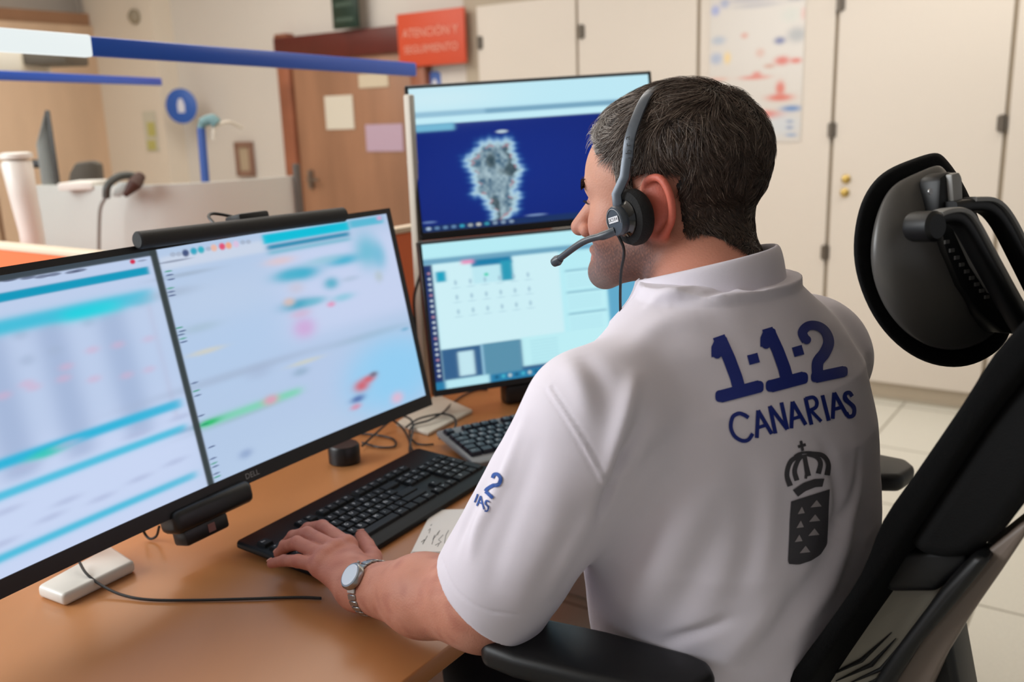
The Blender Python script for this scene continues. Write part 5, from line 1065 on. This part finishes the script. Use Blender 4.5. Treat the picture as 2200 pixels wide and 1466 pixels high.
bb_ = bmesh.new(); tmp = MB().add(V, Fc); vs__ = [bb_.verts.new(p) for p in tmp.v]
for f_ in tmp.f: bb_.faces.new([vs__[i] for i in f_])
bmesh.ops.recalc_face_normals(bb_, faces=bb_.faces)
ed = [e for e in bb_.edges if e.calc_face_angle(0) > 1.0]; bmesh.ops.bevel(bb_, geom=ed, offset=.009, segments=3, profile=.5, affect='EDGES', clamp_overlap=True)
MB().bm(bb_).build('backrest', m_mesh, chair, angle=60)
# rear shell of the upper back bulging behind
sh_o = [(2370, 640), (2290, 715), (2205, 800), (2115, 915), (2015, 1060), (1940, 1180), (1985, 1200), (2035, 1212), (2085, 1200), (2150, 1150), (2200, 1085), (2290, 960), (2370, 800)]
sp_ = [cp(x, y, .012) for x, y in sh_o]; MB().prism(sp_, cw * .40, bev=.03, seg=4).build('back_shell', mat('back_shell_black', (15, 15, 16), .75, bump=.3, bscale=900, spec=.2), chair, angle=50)
def slabp(name, pts, s0, th, m, bev=.004, seg=2): return MB().prism([cp(x, y, s0) for x, y in pts], cw * th, bev=bev, seg=seg).build(name, m, chair)
slabp('lumbar_support', [(1935, 1185), (2080, 1185), (2085, 1215), (2010, 1275), (1905, 1275), (1895, 1245)], .03, .30, m_cb, .012, 3)
lum = slabp('lower_panel', [(1905, 1262), (1995, 1262), (2040, 1240), (1985, 1320), (1915, 1410), (1850, 1510), (1690, 1540), (1735, 1465), (1825, 1360)], .05, .012, mat('panel_taupe', (150, 144, 130), .45), .003)
for kx in range(4):
    MB().tube([cp(*p, .048) for p in ((1770 + 26 * kx, 1458 + 6 * kx), (1850 + 22 * kx, 1420 + 9 * kx), (1915 + 10 * kx, 1360 + 12 * kx))], [.0006, .0022, .0004], 8).build('slot', m_cb, lum)
slabp('strut', [(2090, 1195), (2128, 1205), (2060, 1290), (1975, 1390), (1905, 1500), (1855, 1500), (1925, 1395), (2020, 1270)], .0, .04, m_cb, .008, 3)
slabp('back_support', [(2095, 1205), (2190, 1130), (2230, 1110), (2150, 1230), (2080, 1330), (2020, 1430), (1980, 1520), (1860, 1520), (1940, 1400), (2025, 1300)], .02, .05, mat('support_taupe', (118, 104, 94), .45), .008, 3)
slabp('post', [(2005, 1350), (2030, 1318), (2042, 1380), (2075, 1560), (1975, 1560)], .05, .06, m_cb, .01, 3)
# headrest
hn = np.array([.46, -.86, .10]); hn /= np.linalg.norm(hn); hq = ony(2000, 560, .93)
hx = np.cross(Z, hn); hx /= np.linalg.norm(hx); hy = np.cross(hn, hx)
def hpnt(x, y, o=0.): return onplane(x, y, hq + hn * o, hn)
outl = [(1905, 366), (1960, 345), (2012, 327), (2030, 340), (2075, 400), (2120, 520), (2160, 620), (2178, 690), (2158, 742), (2105, 778), (2050, 790), (1985, 778), (1925, 740), (1875, 680), (1842, 600), (1833, 530), (1845, 450), (1870, 400)]
inn = [(1930, 385), (1975, 366), (2018, 347), (2032, 362), (2070, 420), (2112, 530), (2150, 630), (2160, 682), (2140, 722), (2095, 748), (2050, 758), (1995, 750), (1942, 718), (1898, 665), (1872, 600), (1866, 535), (1878, 465), (1902, 410)]
def dome(loops, name, m, cap0=True):
    # loops: list of (pts list) rings joined in order
    V = []; Fc = []; k = len(loops[0])
    for L in loops: V += list(L)
    for i in range(len(loops) - 1):
        for j in range(k): Fc.append((i * k + j, i * k + (j + 1) % k, (i + 1) * k + (j + 1) % k, (i + 1) * k + j))
    Fc.append(tuple(range(k))); Fc.append(tuple((len(loops) - 1) * k + j for j in range(k)))
    bm_ = bmesh.new(); vv = [bm_.verts.new(tuple(map(float, p))) for p in V]
    for f_ in Fc: bm_.faces.new([vv[i] for i in f_])
    bmesh.ops.recalc_face_normals(bm_, faces=bm_.faces); o = MB().bm(bm_).build(name, m, chair, angle=180)
    md = o.modifiers.new('s', 'SUBSURF'); md.levels = 2; md.render_levels = 2; return o
def ring(pts, o=0., sc=1., ctr=None):
    P = [hpnt(x, y, o) for x, y in pts]; c = hpnt(*(ctr or (1995, 560)), o); 
    # wings curve forward towards the left
    return [c + (p - c) * sc for p in P]
dome([ring(outl, -.050, .86), ring(outl, -.042, .96), ring(outl, -.028, 1.01), ring(outl, -.012, 1.02), ring(outl, -.002, .99), ring(outl, .0, .9)], 'headrest_cushion', m_mesh)
dome([ring(inn, .0), ring(inn, .006, .99), ring(inn, .012, .93), ring(inn, .022, .75, (2020, 580)), ring(inn, .030, .5, (2035, 600)), ring(inn, .034, .25, (2040, 610))], 'headrest_shell', m_shell)
def hprism(name, pts, o0, o1, m, bev=.003, seg=2): return MB().prism([hpnt(x, y, o0) for x, y in pts], hn * (o1 - o0), bev=bev, seg=seg).build(name, m, chair)
hprism('headrest_track', [(1972, 385), (1990, 372), (2012, 376), (2018, 440), (2030, 500), (2062, 570), (2100, 630), (2135, 672), (2150, 690), (2148, 715), (2110, 712), (2060, 672), (2015, 612), (1985, 540), (1968, 460)], .015, .040, m_cb, .004)
hprism('headrest_trim', [(2013, 377), (2030, 372), (2036, 385), (2038, 440), (2050, 500), (2080, 560), (2118, 620), (2128, 640), (2100, 628), (2062, 570), (2030, 500), (2018, 440)], .030, .046, mat('trim_silver', (142, 140, 136), .35), .002)
for k_ in range(9):
    t = k_ / 8; x = 2028 + 86 * t; y = 520 + 118 * t ** .9; c = hpnt(x + 6, y, .041); MB().box(c, hx * .003, hy * .0018, hn * .001).build('ratchet_tooth', mat('tooth_grey', (90, 88, 86), .3), chair)
c = hpnt(1998, 412, .040); MB().lathe(c, hn, [(.003, 0), (.003, .001)], 12).build('screw', mat('watch_steel', ()), chair)
for nm, pts, o_ in (('bracket_arm', [(1984, 490), (2000, 472), (2040, 466), (2068, 486), (2110, 560), (2160, 650), (2215, 745), (2290, 880)], .060), ('bracket_arm', [(2040, 447), (2075, 442), (2115, 446), (2148, 480), (2190, 560), (2240, 660), (2330, 830)], .045)):
    P = spline([hpnt(x, y, o_) for x, y in pts], 5); MB().tube(P, .0085, 16, flat=(hn, .72)).build(nm, m_cb, chair)
    P2 = [p + hx * .0078 + hy * .0052 + hn * .002 for p in P[4:]]; MB().tube(P2, .0080, 12, flat=(hn, .34)).build('bracket_strip', mat('trim_silver', ()), chair)
c = hpnt(1988, 487, .062); MB().lathe(c - hn * .014, hn, [(.013, 0), (.014, .004), (.014, .024), (.011, .027)], 28).build('pivot', m_cb, chair)
# armrests, seat, base
az = .815
def armrest(pts, name='armrest'):
    return MB().prism([np.array([p[0], p[1], az - .028]) for p in pts], Z * .028, bev=.010, seg=4).build(name, m_cb, chair)
P = [onz(x, y, az) for x, y in ((1040, 1352), (1100, 1322), (1150, 1318), (1310, 1352), (1480, 1398), (1525, 1415), (1540, 1445), (1500, 1475), (1400, 1480), (1250, 1450), (1100, 1412), (1030, 1385))]
pd = armrest(P)
ac = sum(P) / len(P); MB().box(ac - Z * .075, cb * .035, cw * .012, Z * .05, bev=.006).box(np.array([ac[0], ac[1], .55]), cb * .025, cw * .010, Z * .15, bev=.006).build('arm_post', m_cb, pd)
far = np.array([.545, 1.30, 0]); P = [far + cb * x + cw * y for x, y in ((-.22, -.045), (.02, -.045), (.045, -.03), (.05, .02), (.03, .045), (-.2, .045), (-.24, .0))]
qf = onz(1900, 998, az); P = [p + (qf - far) * [1, 1, 0] - cb * .01 for p in P]
pd = armrest([p + Z * 0 for p in P]); ac = sum(P) / len(P); MB().box(np.array([ac[0], ac[1], az - .08]), cb * .035, cw * .012, Z * .05, bev=.006).box(np.array([ac[0], ac[1], .55]), cb * .025, cw * .010, Z * .15, bev=.006).build('arm_post', m_cb, pd)
sc_ = np.array([.22, .95, 0]); MB().box(sc_ + Z * .40, cw * .245, cb * .235, Z * .035, bev=.03, seg=4).build('seat', m_mesh, chair)
MB().lathe(sc_, Z, [(.028, .10), (.028, .30), (.06, .32), (.06, .36)], 24).build('gas_lift', m_cb, chair)
for k_ in range(5):
    w = k_ * 2 * PI / 5 + .4; d_ = np.array([math.cos(w), math.sin(w), 0]); t_ = np.array([-math.sin(w), math.cos(w), 0])
    lg_ = MB().tube([sc_ + Z * .11, sc_ + d_ * .16 + Z * .10, sc_ + d_ * .31 + Z * .075], [.03, .024, .016], 12).build('base_leg', m_cb, chair)
    MB().lathe(sc_ + d_ * .31 + t_ * .022 + Z * .03, -t_, [(.026, 0), (.03, .004), (.03, .04), (.026, .044)], 20).build('caster', m_cb, lg_)
MB().box(sc_ + cb * .24 + Z * .38, cb * .10, cw * .04, Z * .015, bev=.008).build('back_bracket', m_cb, chair)
